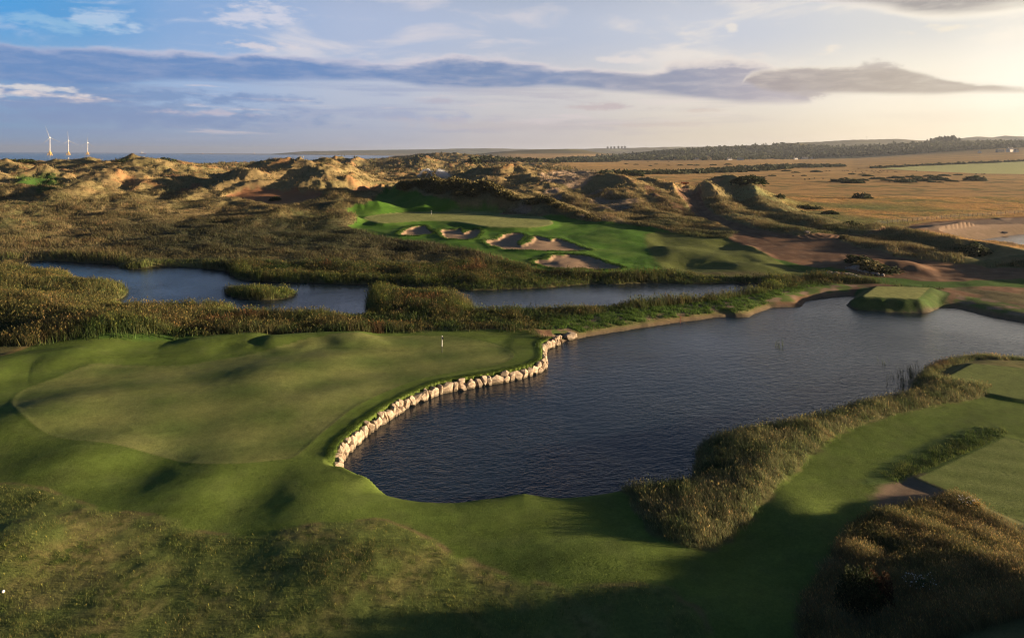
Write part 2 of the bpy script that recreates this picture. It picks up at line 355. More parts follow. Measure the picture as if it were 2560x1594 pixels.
def macro(x, y):
    x = np.asarray(x, np.float64); y = np.asarray(y, np.float64); shp = x.shape
    x = x.ravel(); y = y.ravel()
    b = base_h(x, y).astype(np.float64)
    h = b.copy()
    for P, w in RID3 + FAR3:
        m = w * 2.6
        sel = np.where((x > P[:, 0].min() - m) & (x < P[:, 0].max() + m) & (y > P[:, 1].min() - m) & (y < P[:, 1].max() + m))[0]
        if not len(sel): continue
        xs, ys = x[sel], y[sel]
        d, zc = polyline_d(xs, ys, P)
        d = d * (1 + .28 * vn(xs / (w * .9), ys / (w * .9), 5)) if w < 300 else d
        q = np.clip(1 - d / (w * 1.75), 0, 1)
        prof = q ** 1.5 * (1 + .35 * (1 - q)) if P[:, 1].mean() > 130 else np.exp(-(d / (w * .85)) ** 2)
        hh = b[sel] + np.maximum(zc - b[sel], 0) * prof
        h[sel] = np.maximum(h[sel], hh) + .12 * np.minimum(np.maximum(hh - b[sel], 0), np.maximum(h[sel] - b[sel], 0))*(w<60)
    # coast: land falls to the sea at the left
    cx = np.interp(y, [0, 600, 1600, 2900, 5000, 8000, 10500, 12500, 16000], [-900, -760, -690, -640, -800, -1150, -2200, -5200, -9000])
    cx = cx + 25 * np.sin(y / 170.) + 12 * np.sin(y / 61.)
    h = lerp(-8.0, h, sst(x - cx, -60, 110))
    return h.reshape(shp)
def hit(u, v, hf=macro):
    """where the sight lines of picture points meet the macro terrain (world x, y, z)"""
    u = np.atleast_1d(np.asarray(u, float)); v = np.atleast_1d(np.asarray(v, float))
    d = pxdir(u, v); ts = np.geomspace(12, 14000, 1400)
    X_ = d[:, None, 0] * ts; Y_ = d[:, None, 1] * ts; Z_ = H + d[:, None, 2] * ts
    below = Z_ < hf(X_, Y_)
    k = np.where(below.any(1), below.argmax(1), len(ts) - 1); k = np.maximum(k, 1)
    lo = ts[k - 1]; hi_ = ts[k]
    for _ in range(18):
        mid_ = (lo + hi_) / 2
        bl = H + d[:, 2] * mid_ < hf(d[:, 0] * mid_, d[:, 1] * mid_)
        hi_ = np.where(bl, mid_, hi_); lo = np.where(bl, lo, mid_)
    t = (lo + hi_) / 2
    return d[:, 0] * t, d[:, 1] * t, H + d[:, 2] * t
def atz(u, v, z):
    d = pxdir(u, v); t = (z - H) / d[..., 2]; return d[..., 0] * t, d[..., 1] * t
def smoothpoly(P, n=3, closed=True):
    P = np.asarray(P, float); N = len(P); o = []
    for i in range(N if closed else N - 1):
        g = (lambda k: P[k % N]) if closed else (lambda k: P[min(max(k, 0), N - 1)])
        p0, p1, p2, p3 = g(i - 1), g(i), g(i + 1), g(i + 2)
        for j in range(n):
            t = j / n
            o.append(.5 * (2 * p1 + (p2 - p0) * t + (2 * p0 - 5 * p1 + 4 * p2 - p3) * t * t + (3 * p1 - p0 - 3 * p2 + p3) * t ** 3))
    if not closed: o.append(P[-1])
    return np.array(o)
def poly_px(pts, z=None, n=3):
    p = np.array(pts, float)
    if z is None: x, y, _ = hit(p[:, 0], p[:, 1])
    else: x, y = atz(p[:, 0], p[:, 1], z)
    P = np.stack([x, y], 1)
    return smoothpoly(P, n) if n > 1 else P
def sdf(x, y, P, margin=6.0):
    """signed distance, positive inside; -margin where farther than margin outside"""
    res = np.full(x.shape, -margin, np.float32)
    sel = np.where((x > P[:, 0].min() - margin) & (x < P[:, 0].max() + margin) & (y > P[:, 1].min() - margin) & (y < P[:, 1].max() + margin))[0]
    if not len(sel): return res
    xs = x[sel].astype(np.float32); ys = y[sel].astype(np.float32)
    d2 = np.full(xs.shape, 1e12, np.float32); ins = np.zeros(xs.shape, bool)
    Q = np.roll(P, -1, 0)
    for (ax, ay), (bx, by) in zip(P.tolist(), Q.tolist()):
        dx, dy = bx - ax, by - ay; px_ = xs - ax; py_ = ys - ay
        t = np.clip((px_ * dx + py_ * dy) / (dx * dx + dy * dy + 1e-9), 0, 1)
        px_ = px_ - t * dx; py_ = py_ - t * dy
        d2 = np.minimum(d2, px_ * px_ + py_ * py_)
        if dy != 0:
            cnd = (ay > ys) != (by > ys)
            ins ^= cnd & (xs < (dx * (ys - ay) / dy + ax))
    d = np.sqrt(d2); res[sel] = np.maximum(np.where(ins, d, -d), -margin)
    return res

# ------------------------------------------------------------------ outlines (picture points laid onto the ground)
LAKE = [(1437, 848), (1520, 832), (1660, 811), (1740, 800), (1816, 791), (1867, 793), (1930, 769), (2006, 767), (2016, 753), (2090, 743), (2138, 741), (2128, 752), (2121, 763), (2142, 774),
        (2216, 780), (2305, 781), (2349, 770), (2393, 770), (2449, 785), (2493, 794), (2560, 806), (2720, 826), (2900, 870), (2700, 905), (2560, 905), (2500, 902), (2445, 896), (2364, 908), (2316, 923),
        (2305, 939), (2282, 961), (2275, 991), (2197, 1010), (2130, 1024), (2067, 1045), (1975, 1068), (1890, 1084), (1830, 1092), (1786, 1107), (1740, 1132), (1738, 1206), (1682, 1222), (1560, 1232),
        (1504, 1243), (1400, 1254), (1337, 1247), (1304, 1243), (1244, 1252), (1193, 1258), (1133, 1266), (1059, 1263), (985, 1250), (922, 1232), (885, 1217), (856, 1197), (850, 1169), (856, 1150),
        (874, 1128), (896, 1108), (915, 1089), (944, 1069), (978, 1045), (1018, 1021), (1059, 1002), (1104, 984), (1156, 974), (1207, 965), (1267, 954), (1326, 939), (1363, 921), (1361, 891),
        (1363, 876), (1393, 863), (1415, 852)]
WALLPATH = [(1415, 852), (1393, 863), (1366, 876), (1361, 891), (1363, 921), (1326, 939), (1267, 954), (1207, 965), (1156, 974), (1104, 984), (1059, 1002), (1018, 1021), (978, 1045), (944, 1069), (915, 1089),
            (896, 1108), (874, 1128), (856, 1150), (850, 1169), (852, 1190)]
POND = [(-160, 652), (7, 656), (126, 652), (207, 657), (293, 661), (296, 670), (352, 672), (407, 667), (519, 672), (578, 681), (593, 698), (704, 706), (789, 707), (852, 711), (918, 711), (1000, 714),
        (1107, 720), (1170, 726), (1281, 722), (1355, 720), (1481, 709), (1541, 711), (1615, 707), (1700, 709), (1771, 709), (1845, 707), (1923, 712), (1882, 737), (1749, 757), (1600, 770), (1450, 778),
        (1300, 785), (1189, 786), (1178, 765), (1130, 747), (1060, 732), (1000, 727), (945, 728), (922, 742), (918, 768), (925, 792), (850, 796), (700, 796), (594, 794), (588, 778), (560, 772), (480, 780),
        (400, 784), (333, 776), (300, 764), (292, 752), (312, 742), (319, 727), (300, 718), (250, 714), (215, 708), (178, 702), (172, 690), (111, 680), (22, 677), (-160, 680)]
ISLE = [(563, 731), (590, 725), (650, 722), (710, 726), (738, 733), (725, 743), (690, 749), (640, 750), (590, 744)]
POOL = [(2425, 606), (2500, 592), (2580, 583), (2760, 570), (2760, 640), (2600, 626), (2530, 614), (2490, 610)]
lakeP = poly_px(LAKE, 0.0, 2); pondP = poly_px(POND, 0.0, 2); isleP = poly_px(ISLE, 0.0, 3); poolP = poly_px(POOL, 0.4, 3)
wx, wy = atz(np.array([p[0] for p in WALLPATH], float), np.array([p[1] for p in WALLPATH], float), 0.0)
wallP = smoothpoly(np.stack([wx, wy], 1), 6, closed=False)

MOWN = [(-500, 930), (-150, 915), (0, 904), (52, 887), (93, 873), (156, 867), (237, 862), (300, 856), (400, 848), (500, 845), (590, 842), (700, 838), (890, 833), (1000, 828), (1120, 823), (1311, 821), (1337, 824),
        (1356, 841), (1382, 848), (1450, 1000), (2300, 1000), (2460, 960), (2700, 930), (3600, 1000), (3600, 2400), (1280, 2800), (-1500, 2400), (-1500, 1000)]
GREEN1 = [(30, 1010), (33, 995), (59, 969), (148, 939), (237, 911), (370, 910), (474, 908), (519, 898), (593, 889), (689, 871), (780, 853), (926, 841), (1022, 836), (1107, 836), (1152, 839), (1219, 850),
          (1263, 863), (1285, 878), (1274, 895), (1226, 910), (1156, 921), (1059, 939), (985, 965), (930, 991), (874, 1021), (800, 1080), (741, 1136), (685, 1149), (593, 1161), (519, 1162), (463, 1154),
          (400, 1136), (315, 1123), (185, 1108), (111, 1087), (63, 1058), (37, 1028)]
ROUGH1 = [(1556, 1205), (1700, 1150), (1760, 1050), (2260, 940), (2300, 880), (2450, 870), (2700, 880), (2700, 903), (2440, 903), (2342, 945), (2475, 971), (2457, 998), (2353, 1021), (2216, 1048), (2149, 1073),
          (2112, 1087), (2030, 1147), (2005, 1180), (1956, 1224), (1919, 1269), (1867, 1328), (1856, 1339), (1807, 1380), (1725, 1392), (1642, 1355), (1597, 1295), (1568, 1244)]
ROUGH2 = [(2040, 2000), (1995, 1594), (2013, 1507), (2054, 1446), (2112, 1339), (2157, 1300), (2202, 1280), (2268, 1262), (2342, 1246), (2412, 1225), (2512, 1254), (2700, 1300), (3300, 1500), (3300, 2600), (2300, 2600)]
ROUGH3 = [(-700, 1215), (-100, 1212), (111, 1227), (247, 1277), (383, 1297), (494, 1330), (589, 1341), (679, 1341), (782, 1326), (906, 1310), (967, 1306), (1083, 1356), (1150, 1400), (1250, 1440), (1400, 1480),
          (1655, 1482), (1700, 1530), (1780, 1620), (1800, 2400), (-1200, 2400)]
TUFTBANK = [(185, 862), (215, 848), (260, 832), (310, 822), (400, 828), (480, 836), (520, 842), (450, 850), (300, 858)]
SANDP1 = [(1337, 824), (1400, 818), (1440, 818), (1425, 835), (1395, 846), (1370, 845), (1352, 838)]
TEE1 = [(2342, 945), (2434, 899), (2700, 922), (2700, 1010), (2534, 983)]
TEE2 = [(2516, 1067), (2295, 1165), (2512, 1252), (2800, 1360), (2900, 1180)]
TEERIM = [(2150, 1190), (2230, 1130), (2330, 1085), (2440, 1050), (2516, 1060), (2500, 1078), (2400, 1120), (2290, 1168), (2220, 1190)]
SANDP2 = [(2292, 1168), (2205, 1192), (2180, 1250), (2190, 1275), (2260, 1262), (2340, 1246), (2412, 1225), (2480, 1240), (2420, 1222)]
TEE3 = [(2193, 715), (2325, 719), (2292, 748), (2156, 741)]
TEE3B = [(2188, 712), (2370, 716), (2372, 740), (2305, 752), (2145, 745)]
GRASS2 = [(863, 537), (880, 520), (896, 511), (915, 512), (941, 501), (963, 487), (1007, 482), (1037, 482), (1059, 493), (1096, 500), (1122, 502), (1152, 507), (1207, 502), (1259, 509), (1262, 522), (1319, 524),
          (1311, 532), (1400, 541), (1500, 560), (1563, 565), (1660, 580), (1741, 593), (1823, 597), (1890, 622), (1934, 646), (1993, 668), (2040, 684), (1990, 692), (1850, 690), (1700, 682), (1640, 684),
          (1482, 684), (1356, 676), (1300, 661), (1170, 628), (1096, 609), (1007, 598), (959, 590), (904, 576), (870, 567), (893, 552)]
GREEN2 = [(910, 543), (950, 536), (1010, 532), (1100, 531), (1200, 530), (1290, 532), (1345, 540), (1380, 552), (1375, 562), (1320, 568), (1220, 566), (1180, 560), (1130, 553), (1050, 552), (960, 557), (925, 552)]
PALEF = [(1640, 580), (1823, 597), (1890, 622), (1934, 646), (1993, 668), (2040, 684), (1990, 692), (1850, 690), (1680, 680), (1640, 650), (1612, 600)]
BUNK = [
 [(1003, 585), (1015, 575), (1030, 567), (1060, 563), (1068, 575), (1078, 582), (1050, 587), (1020, 588)],
 [(1105, 574), (1140, 574), (1148, 571), (1152, 582), (1160, 585), (1172, 578), (1190, 574), (1198, 580), (1185, 595), (1160, 600), (1125, 596), (1108, 588)],
 [(1218, 606), (1222, 599), (1248, 597), (1256, 588), (1285, 583), (1306, 586), (1300, 598), (1290, 612), (1305, 615), (1330, 605), (1338, 592), (1355, 594), (1375, 600), (1390, 596), (1420, 605),
  (1445, 618), (1470, 624), (1440, 627), (1370, 628), (1290, 625), (1240, 616)],
 [(1340, 651), (1370, 648), (1390, 639), (1430, 638), (1470, 641), (1500, 652), (1530, 663), (1550, 668), (1510, 672), (1430, 672), (1380, 668), (1350, 660)],
]
DIRT = [(1823, 597), (1890, 622), (1934, 646), (2030, 665), (2112, 674), (2153, 690), (2253, 697), (2364, 704), (2560, 698), (2760, 700), (2760, 672), (2560, 672), (2438, 660), (2364, 657), (2268, 648),
        (2197, 628), (2123, 612), (2100, 600), (2153, 590), (2086, 586), (1993, 595), (1919, 588), (1853, 584)]
TRACK = [(1853, 586), (1771, 554), (1730, 532), (1708, 498), (1690, 476), (1700, 470), (1728, 474), (1760, 507), (1786, 537), (1827, 556), (1890, 574), (1993, 590), (2086, 587), (2090, 596), (1993, 600), (1900, 596)]
TRACK2 = [(2090, 598), (2150, 590), (2200, 574), (2290, 560), (2400, 550), (2560, 542), (2760, 536), (2760, 600), (2560, 592), (2468, 603), (2400, 590), (2290, 576), (2210, 580)]
BANK = [(1956, 741), (2005, 730), (2105, 711), (2238, 713), (2156, 741), (2138, 744), (2090, 745), (2010, 758), (1935, 752)]
BANK2 = [(2364, 719), (2560, 717), (2800, 720), (2800, 850), (2560, 812), (2493, 798), (2449, 789), (2386, 772), (2375, 745)]
STRIP = [(1927, 646), (1971, 645), (2060, 667), (2112, 674), (2179, 689), (2364, 702), (2560, 698), (2760, 697), (2760, 720), (2364, 720), (2238, 714), (2197, 703), (2105, 694), (2030, 683)]
PIT = [(560, 500), (600, 482), (680, 478), (760, 484), (850, 486), (900, 476), (945, 474), (930, 490), (880, 495), (800, 500), (760, 508), (700, 520), (640, 512), (590, 508)]
PIT2 = [(440, 492), (470, 478), (500, 465), (505, 480), (495, 492), (460, 500)]
PIT3 = [(1355, 442), (1380, 432), (1450, 430), (1540, 442), (1560, 446), (1480, 456), (1400, 460), (1350, 462)]
PIT4 = [(1360, 480), (1395, 478), (1400, 500), (1370, 506), (1330, 512)]
PIT5 = [(1465, 500), (1500, 480), (1540, 500), (1590, 505), (1600, 520), (1540, 534), (1480, 520)]
PIT6 = [(1440, 543), (1500, 540), (1560, 556), (1556, 563), (1500, 556)]
PIT7 = [(1610, 470), (1640, 480), (1700, 510), (1738, 545), (1720, 545), (1670, 520), (1620, 490)]
PIT8 = [(1250, 522), (1262, 512), (1310, 510), (1330, 514), (1310, 523)]
VALE = [(40, 455), (85, 460), (150, 462), (150, 490), (80, 490), (40, 478)]
PALEFIELD = [(2192, 421), (2300, 415), (2560, 403), (2760, 394), (2760, 436), (2560, 435), (2450, 434), (2389, 431), (2290, 427)]
MUD = [(960, 690), (1000, 690)]
P = {}
for k, v, z, n in [('mown', MOWN, 1.3, 2), ('green1', GREEN1, 1.5, 3), ('rough1', ROUGH1, 1.0, 2), ('rough2', ROUGH2, 1.3, 2), ('rough3', ROUGH3, 1.3, 2), ('tuftbank', TUFTBANK, 1.5, 3), ('sand1', SANDP1, 1.2, 2),
                   ('tee1', TEE1, 1.9, 1), ('tee2', TEE2, 2.3, 1), ('teerim', TEERIM, 1.8, 2), ('sand2', SANDP2, 1.7, 2), ('tee3', TEE3, 1.8, 1), ('tee3b', TEE3B, 1.8, 1),
                   ('grass2', GRASS2, None, 2), ('green2', GREEN2, 3.75, 3), ('palef', PALEF, None, 2), ('dirt', DIRT, None, 2), ('track', TRACK, None, 2), ('track2', TRACK2, None, 2), ('bank', BANK, None, 2),
                   ('bank2', BANK2, None, 2), ('strip', STRIP, None, 2), ('pit', PIT, None, 3), ('pit2', PIT2, None, 2), ('pit3', PIT3, None, 2), ('pit4', PIT4, None, 2), ('pit5', PIT5, None, 2),
                   ('pit6', PIT6, None, 2), ('pit7', PIT7, None, 2), ('pit8', PIT8, None, 2), ('vale', VALE, None, 2), ('palefield', PALEFIELD, None, 1)] + [('bunker%d' % i, b, None, 3) for i, b in enumerate(BUNK)]:
    P[k] = poly_px(v, z, n)
OUT = []   # unseen off-frame mounds added to shade the foreground, and gentle swells: x, y, height, rx, ry, angle
def gz(u, v, z=1.3):
    a, b = atz(np.array(float(u)), np.array(float(v)), z); return float(a), float(b)
SWELL = []
def swell(u, v, h, rx, ry, ang=0): x_, y_ = gz(u, v); SWELL.append((x_, y_, h, rx, ry, R(ang)))
swell(230, 1010, .9, 9, 5, 30); swell(560, 1010, .75, 6.5, 12, -15); swell(700, 930, .7, 6, 6); swell(470, 1080, -.5, 4, 7)
swell(190, 1150, .8, 6, 5); swell(490, 1230, .62, 4.5, 6, 10); swell(780, 1270, .7, 5, 6, 10); swell(620, 1250, -.4, 3, 4)
swell(840, 900, .5, 4, 4); swell(820, 990, .45, 3, 5, -40); swell(330, 1180, -.4, 4, 3); swell(30, 1080, .8, 5, 6)
swell(930, 860, .4, 5, 3); swell(40, 1370, 1.2, 4, 3.5); swell(900, 1420, .8, 5, 4)
swell(1500, 1420, .8, 7, 3); swell(2030, 1330, .7, 3, 6); swell(1800, 1560, .9, 6, 3)
SWELL += [(22, 27, 3.4, 9, 6, 0), (30, 34, 3.0, 9, 7, 0), (48, 22, 8.0, 13, 8, 0), (60, 33, 7.5, 14, 6, 0), (40, 8, 8.0, 16, 9, 0), (10, 20, 1.0, 10, 4, 0)]  # tall ones are unseen mounds right of frame, added to darken the foreground

def fields(x, y, want_col=True):
    x = np.asarray(x, np.float64).ravel(); y = np.asarray(y, np.float64).ravel(); n = len(x)
    h = macro(x, y)
    mac = h.copy()
    dm = dunemask(x, y)
    far = sst(y + 60 * sst(-x, 20, 80), 280, 400); vfar = sst(y, 1500, 3000)
    near = y < 130
    sd = {}
    for k, pl in P.items(): sd[k] = sdf(x, y, pl, 8.0)
    # ---- relief of dune ground
    w1 = fbm(x, y, 90, 2, 3); w2 = fbm(x, y, 90, 2, 9)
    xx, yy = x + 14 * w1, y + 14 * w2
    n1_ = fbm(xx, yy, 34, 3, 21); n2_ = fbm(xx, yy, 9, 3, 41); rid = 1 - 2 * np.abs(fbm(xx, yy, 58, 3, 61))
    g2 = sst(sd['grass2'], -2, 4)
    soft = np.maximum.reduce([g2, sst(sd['dirt'], -2, 2), sst(sd['track'], -2, 2), sst(sd['strip'], -2, 2), sst(sd['pit'], -3, 3), sst(sd['track2'], -2, 2)])
    open_ = dm * (1 - soft)
    h += open_ * (n1_ * lerp(1.3, 3.0, far) + n2_ * lerp(.9, 1.5, far) + (rid * 1.6 - .4) * lerp(.4, 2.3, far)) * (1 - .5 * vfar)
    tuft_r = 1 - 2 * np.abs(fbm(xx, yy, 19, 3, 63))
    h += open_ * far * (1 - vfar) * 1.5 * tuft_r + open_ * (1 - far) * sst(y, 185, 235) * .9 * tuft_r - open_ * 2.6 * sst(y, 440, 480) + open_ * far * (1 - vfar) * .7 * (1 - 2 * np.abs(fbm(xx, yy, 8, 2, 67)))
    coastd = dm * sst(y, 600, 1200) * (1 - sst(y, 3500, 5000))
    h += coastd * (3.2 * np.maximum(fbm(x, y, 160, 3, 77), -.2) + 2.0 * n1_)
    # broad relief shading the hollow north of the long pond
    h += dm * (1 - soft) * sst(y, 150, 190) * (1 - sst(y, 250, 300)) * sst(-x, -10, 30) * 1.2 * fbm(x, y, 60, 2, 15)
    field = (1 - dm) * sst(y, 165, 210) * (1 - soft)
    h += field * (1 - vfar) * (.16 * n2_ + .30 * n1_)
    h += vfar * sst(h, 5, 20) * (9 * fbm(x, y, 900, 3, 91) + 3 * fbm(x, y, 240, 2, 95)) * sst(x, -3000, -500)
    # fairway complex around the far green
    h += g2 * (.55 * fbm(xx, yy, 22, 2, 31) + .12 * fbm(x, y, 6, 2, 33))
    h += sst(sd['palef'], 0, 6) * (1.3 * fbm(x + 30, y, 26, 2, 36))
    pg = sst(sd['green2'], -3.5, 1.0); h = lerp(h, 3.75 + .1 * n1_, pg)
    # ---- mown land round the near green
    mw = sst(sd['mown'], -2, 2)
    for (sx, sy, a, rx, ry, an) in SWELL:
        dx, dy = x - sx, y - sy; ca, sa = math.cos(an), math.sin(an)
        px_, py_ = dx * ca + dy * sa, -dx * sa + dy * ca
        h += (a * .72 if a < 2 else a) * np.exp(-((px_ / rx) ** 2 + (py_ / ry) ** 2))
    h += mw * (.16 * fbm(x, y, 17, 2, 51) + .02 * fbm(x, y, 2.2, 2, 53))
    r3 = sst(sd['rough3'], -.3, 1.0); h += r3 * (.10 * fbm(x, y, 3.0, 3, 55) + .10)
    r1 = sst(sd['rough1'] + .35 * fbm(x, y, 2.2, 2, 57), -.2, 1.5); h += r1 * (.55 * fbm(x, y, 6, 3, 56) + .35)
    r2 = sst(sd['rough2'] + .35 * fbm(x, y, 2.2, 2, 58), -.2, 2.2); h += r2 * (.6 * fbm(x, y, 5, 3, 59) + .5)
    tb = sst(sd['tuftbank'], -.5, 1.5); h += tb * .35
    belt = (1 - mw) * (1 - dm) * (y < 175) + (1 - mw) * (y < 165) * dm; belt = np.clip(belt, 0, 1) * (y > 70)
    h += belt * .3 * n2_
    h += sst(sd['teerim'], -.3, .8) * .02
    h -= sst(sd['sand2'], -.2, 1.2) * .08
    # rim of the putting surfaces
    for k in ('green1',): h += .02 * sst(-np.abs(sd[k]), -.5, 0)
    for i in range(len(BUNK)):
        s_ = sd['bunker%d' % i] + .65 + 1.7 * fbm(x, y * .6, 3.4, 3, 66)
        h += .10 * np.exp(-((s_ + .9) / 1.0) ** 2)
        h -= .42 * sst(s_, -.15, 1.6)
    rut = np.maximum(sst(sd['dirt'], -1, 1), np.maximum(sst(sd['track'], -1, 1), sst(sd['track2'], -1, 1)))
    h += rut * (.10 * np.sin(sd['track'] * 4.2) * sst(sd['track'], 0, 1) + .15 * n2_)
    h += sst(sd['track2'], 0, 2) * .5 * np.abs(n2_)
    # ---- water bodies
    lk = -sdf(x, y, lakeP, 12.0); pd = -np.where(sdf(x, y, isleP, 12.0) > -11.9, np.minimum(sdf(x, y, pondP, 12.0), -sdf(x, y, isleP, 12.0)), sdf(x, y, pondP, 12.0))
    pl_ = -sdf(x, y, poolP, 8.0)
    dwall = polyline_d(x, y, np.column_stack([wallP, np.zeros(len(wallP))]))[0] if n < 5e6 else None
    wl = sst(-dwall, -6.5, -4.2) * sst(sd['mown'], -2, 0) * sst(np.hypot(x - wallP[-1, 0], y - wallP[-1, 1]), .0, 1.6)
    nl = .35 * fbm(x, y, 3.2, 2, 71) * lerp(.22, 1, sst(y, 78, 88))
    dl = lk + nl * (1 - wl)
    bankL = np.where(dl > 0, np.minimum(h, .03 + h * (1 - np.exp(-np.maximum(dl, 0) * lerp(1.15, .5, sst(y, 80, 90)) / np.maximum(h, .4)))), -.25 * np.minimum(-dl, 4) - .02)
    steep = np.where(lk > 0.42, np.maximum(h, 1.22), -1.0 + 2.2 * sst(lk, .36, .44) * 0)
    t3 = sst(sd['tee3'], -4.4, -3.0)
    h = np.where(lk < 11.9, lerp(bankL, steep, wl), h)
    # soft lip of turf over the wall
    h += wl * .03 * sst(-np.abs(lk - .75), -.5, 0)
    dp = pd + nl
    h = np.where(pd < 11.9, np.where(dp > 0, np.minimum(h, .03 + h * (1 - np.exp(-np.maximum(dp, 0) * .6 / np.maximum(h, .4)))), -.25 * np.minimum(-dp, 4) - .02), h)
    # tall bank on the far side of the long pond (turf foot)
    h = np.where(pl_ < 7.9, np.where(pl_ > 0, np.minimum(h, .43 + pl_ * .4), .38 - .25 * np.minimum(-pl_, 4)), h)
    isl = sdf(x, y, isleP, 12.0); h = np.where(isl > -3, np.maximum(h, np.where(isl > 0, np.minimum(.5, .05 + isl * .3), -2)), h)
    # raised tees
    for k, z, w in (('tee1', 1.42, 1.0), ('tee2', 1.38, 1.4), ('tee3', 1.85, 3.2)):
        h = lerp(h, z, sst(sd[k], -w, .05) if k != 'tee3' else sst(sd[k] + .35 * fbm(x, y, 2.5, 2, 88) * (sd[k] < 0), -3.0, .2))
    if not want_col: return h, sd, dict(dm=dm, lk=lk, pd=pd, belt=belt, mw=mw, r1=r1, r2=r2, r3=r3, field=field, soft=soft, wl=wl, isl=isl, g2=g2, far=far, vfar=vfar, tb=tb, mac=mac)
    # ---- colours
    def C(*a): return np.array(a, np.float32)
    nb = fbm(x, y, 45, 3, 101) * .5 + .5; ns = fbm(x, y, 11, 3, 103) * .5 + .5; nf = fbm(x, y, 2.6, 2, 105) * .5 + .5; nh = fbm(x, y, .7, 2, 107) * .5 + .5
    def mixc(c0, c1, t): return c0 + (c1 - c0) * (np.asarray(t)[:, None] if np.ndim(t) else t)
    straw, olive, rust, dark = C(.27, .20, .095), C(.10, .105, .042), C(.21, .115, .048), C(.055, .06, .028)
    c_ = mixc(np.broadcast_to(olive, (n, 3)).copy(), straw, sst(nb * .6 + ns * .4, .38, .62))
    c_ = mixc(c_, rust, .55 * sst(ns, .5, .72)); c_ = mixc(c_, dark, .65 * sst(nf * .5 + ns * .5, .55, .7))
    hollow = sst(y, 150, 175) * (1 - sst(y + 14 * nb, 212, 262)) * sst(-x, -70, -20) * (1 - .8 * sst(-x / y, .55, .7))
    c_ = mixc(c_, C(.045, .050, .030), .85 * hollow)  # shade over the hollow, painted into the ground colour
    sandy = sst(n1_ * .5 + n2_ * .6, .16, .34) * dm * sst(y, 270, 340)
    c_ = mixc(c_, mixc(c_, straw, .6), .8 * dm * sst(y, 240, 300) * (1 - vfar)); c_ = mixc(c_, C(.36, .19, .085), .8 * sandy)
    c_ = mixc(c_, C(.15, .175, .075), .75 * dm * sst(x / np.maximum(y, 1), .30, .34) * sst(y, 225, 245))
    fcol = mixc(np.broadcast_to(C(.37, .22, .085), (n, 3)).copy(), C(.15, .135, .05), sst(nb * .5 + ns * .5, .45, .68))
    fcol = mixc(fcol, C(.13, .15, .055), .8 * sst(y, 200, 260) * (1 - sst(y, 330, 430)) * sst(fbm(x, y, 60, 2, 111), -.35, .2) * (1 - sst(x / np.maximum(y, 1), .5, .75)))
    fcol = mixc(fcol, C(.44, .275, .11), .7 * sst(y, 600, 1000))
    st = np.sin((y - .12 * x) / 26. + 2 * nb); fcol = mixc(fcol, C(.20, .15, .065), .35 * sst(st, .4, .9) * sst(y, 500, 900))
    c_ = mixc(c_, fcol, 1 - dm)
    c_ = mixc(c_, C(.06, .065, .03), vfar * .85 * sst(h, 22, 40))
    c_ = mixc(c_, C(.20, .19, .08), vfar * .6 * sst(fbm(x, y, 420, 2, 131), .12, .3) * sst(h, 22, 40))
    c_ = mixc(c_, C(.09, .105, .04), belt * .85); c_ = mixc(c_, C(.17, .12, .055), belt * .6 * sst(ns, .5, .65))
    dark_brush = np.maximum(sst(fbm(x * .35, y, 16, 3, 141), .18, .34) * (1 - dm) * sst(y, 400, 480) * (1 - sst(y, 1300, 1700)) * (1 - sst(sd['palefield'], -1, 1)), 0)
    c_ = mixc(c_, C(.065, .06, .03), .6 * dark_brush)
    def edge(k, w=.25, j=0.0, jl=2.0):
        s_ = sd[k] + (j * fbm(x, y, jl, 2, 151) if j else 0); return sst(s_, -w, w)
    strp = np.sin((x * .35 - y * .94) / 1.15); strp2 = np.sin((x * .75 + y * .66) / 1.3)
    grn = mixc(np.broadcast_to(C(.105, .140, .030), (n, 3)).copy(), C(.076, .115, .022), ns)
    grn = mixc(grn, C(.095, .118, .036), .4 * sst(nf, .4, .8)); stk = fbm(x * .94 + y * .34, (y * .94 - x * .34) * 4, 14, 3, 161); grn = grn * (1 + .28 * stk)[:, None]
    c_ = mixc(c_, grn, edge('mown', .3, .3))
    rc = mixc(np.broadcast_to(C(.10, .125, .034), (n, 3)).copy(), C(.18, .155, .06), sst(ns * .5 + nf * .5, .45, .7)); rc = mixc(rc, C(.05, .072, .018), sst(nf * .6 + nh * .4, .5, .75))
    c_ = mixc(c_, rc, edge('rough3', .3, .8)); c_ = mixc(c_, C(.05, .10, .02), edge('tuftbank', .6, .8) * .9)
    rimline = sst(-np.abs(sd['rough3']), -.35, -.05) * edge('mown'); c_ = mixc(c_, C(.15, .10, .055), .5 * rimline * sst(nf, .4, .6))
    g1 = mixc(np.broadcast_to(C(.158, .174, .054), (n, 3)).copy(), C(.100, .128, .036), .5 + .38 * strp + .34 * strp2); g1 = g1 * (1 + .22 * stk)[:, None]; g1 = mixc(g1, C(.135, .145, .055), .5 * sst(nf * .4 + ns * .6, .45, .7))
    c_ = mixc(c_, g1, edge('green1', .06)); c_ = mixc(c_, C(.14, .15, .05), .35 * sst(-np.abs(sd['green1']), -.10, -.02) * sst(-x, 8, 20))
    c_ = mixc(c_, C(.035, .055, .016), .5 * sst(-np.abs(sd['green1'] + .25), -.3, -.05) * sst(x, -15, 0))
    tuf = mixc(np.broadcast_to(C(.12, .105, .045), (n, 3)).copy(), C(.075, .085, .03), nf)
    for k in ('rough1', 'rough2'): c_ = mixc(c_, tuf, edge(k, .3, .7))
    lush = mixc(np.broadcast_to(C(.060, .135, .018), (n, 3)).copy(), C(.095, .165, .030), sst(ns, .4, .7)); c_ = mixc(c_, lush, edge('grass2', .5, .8))
    c_ = mixc(c_, mixc(np.broadcast_to(C(.115, .135, .035), (n, 3)).copy(), C(.085, .10, .03), ns), edge('palef', 1.0, .6))
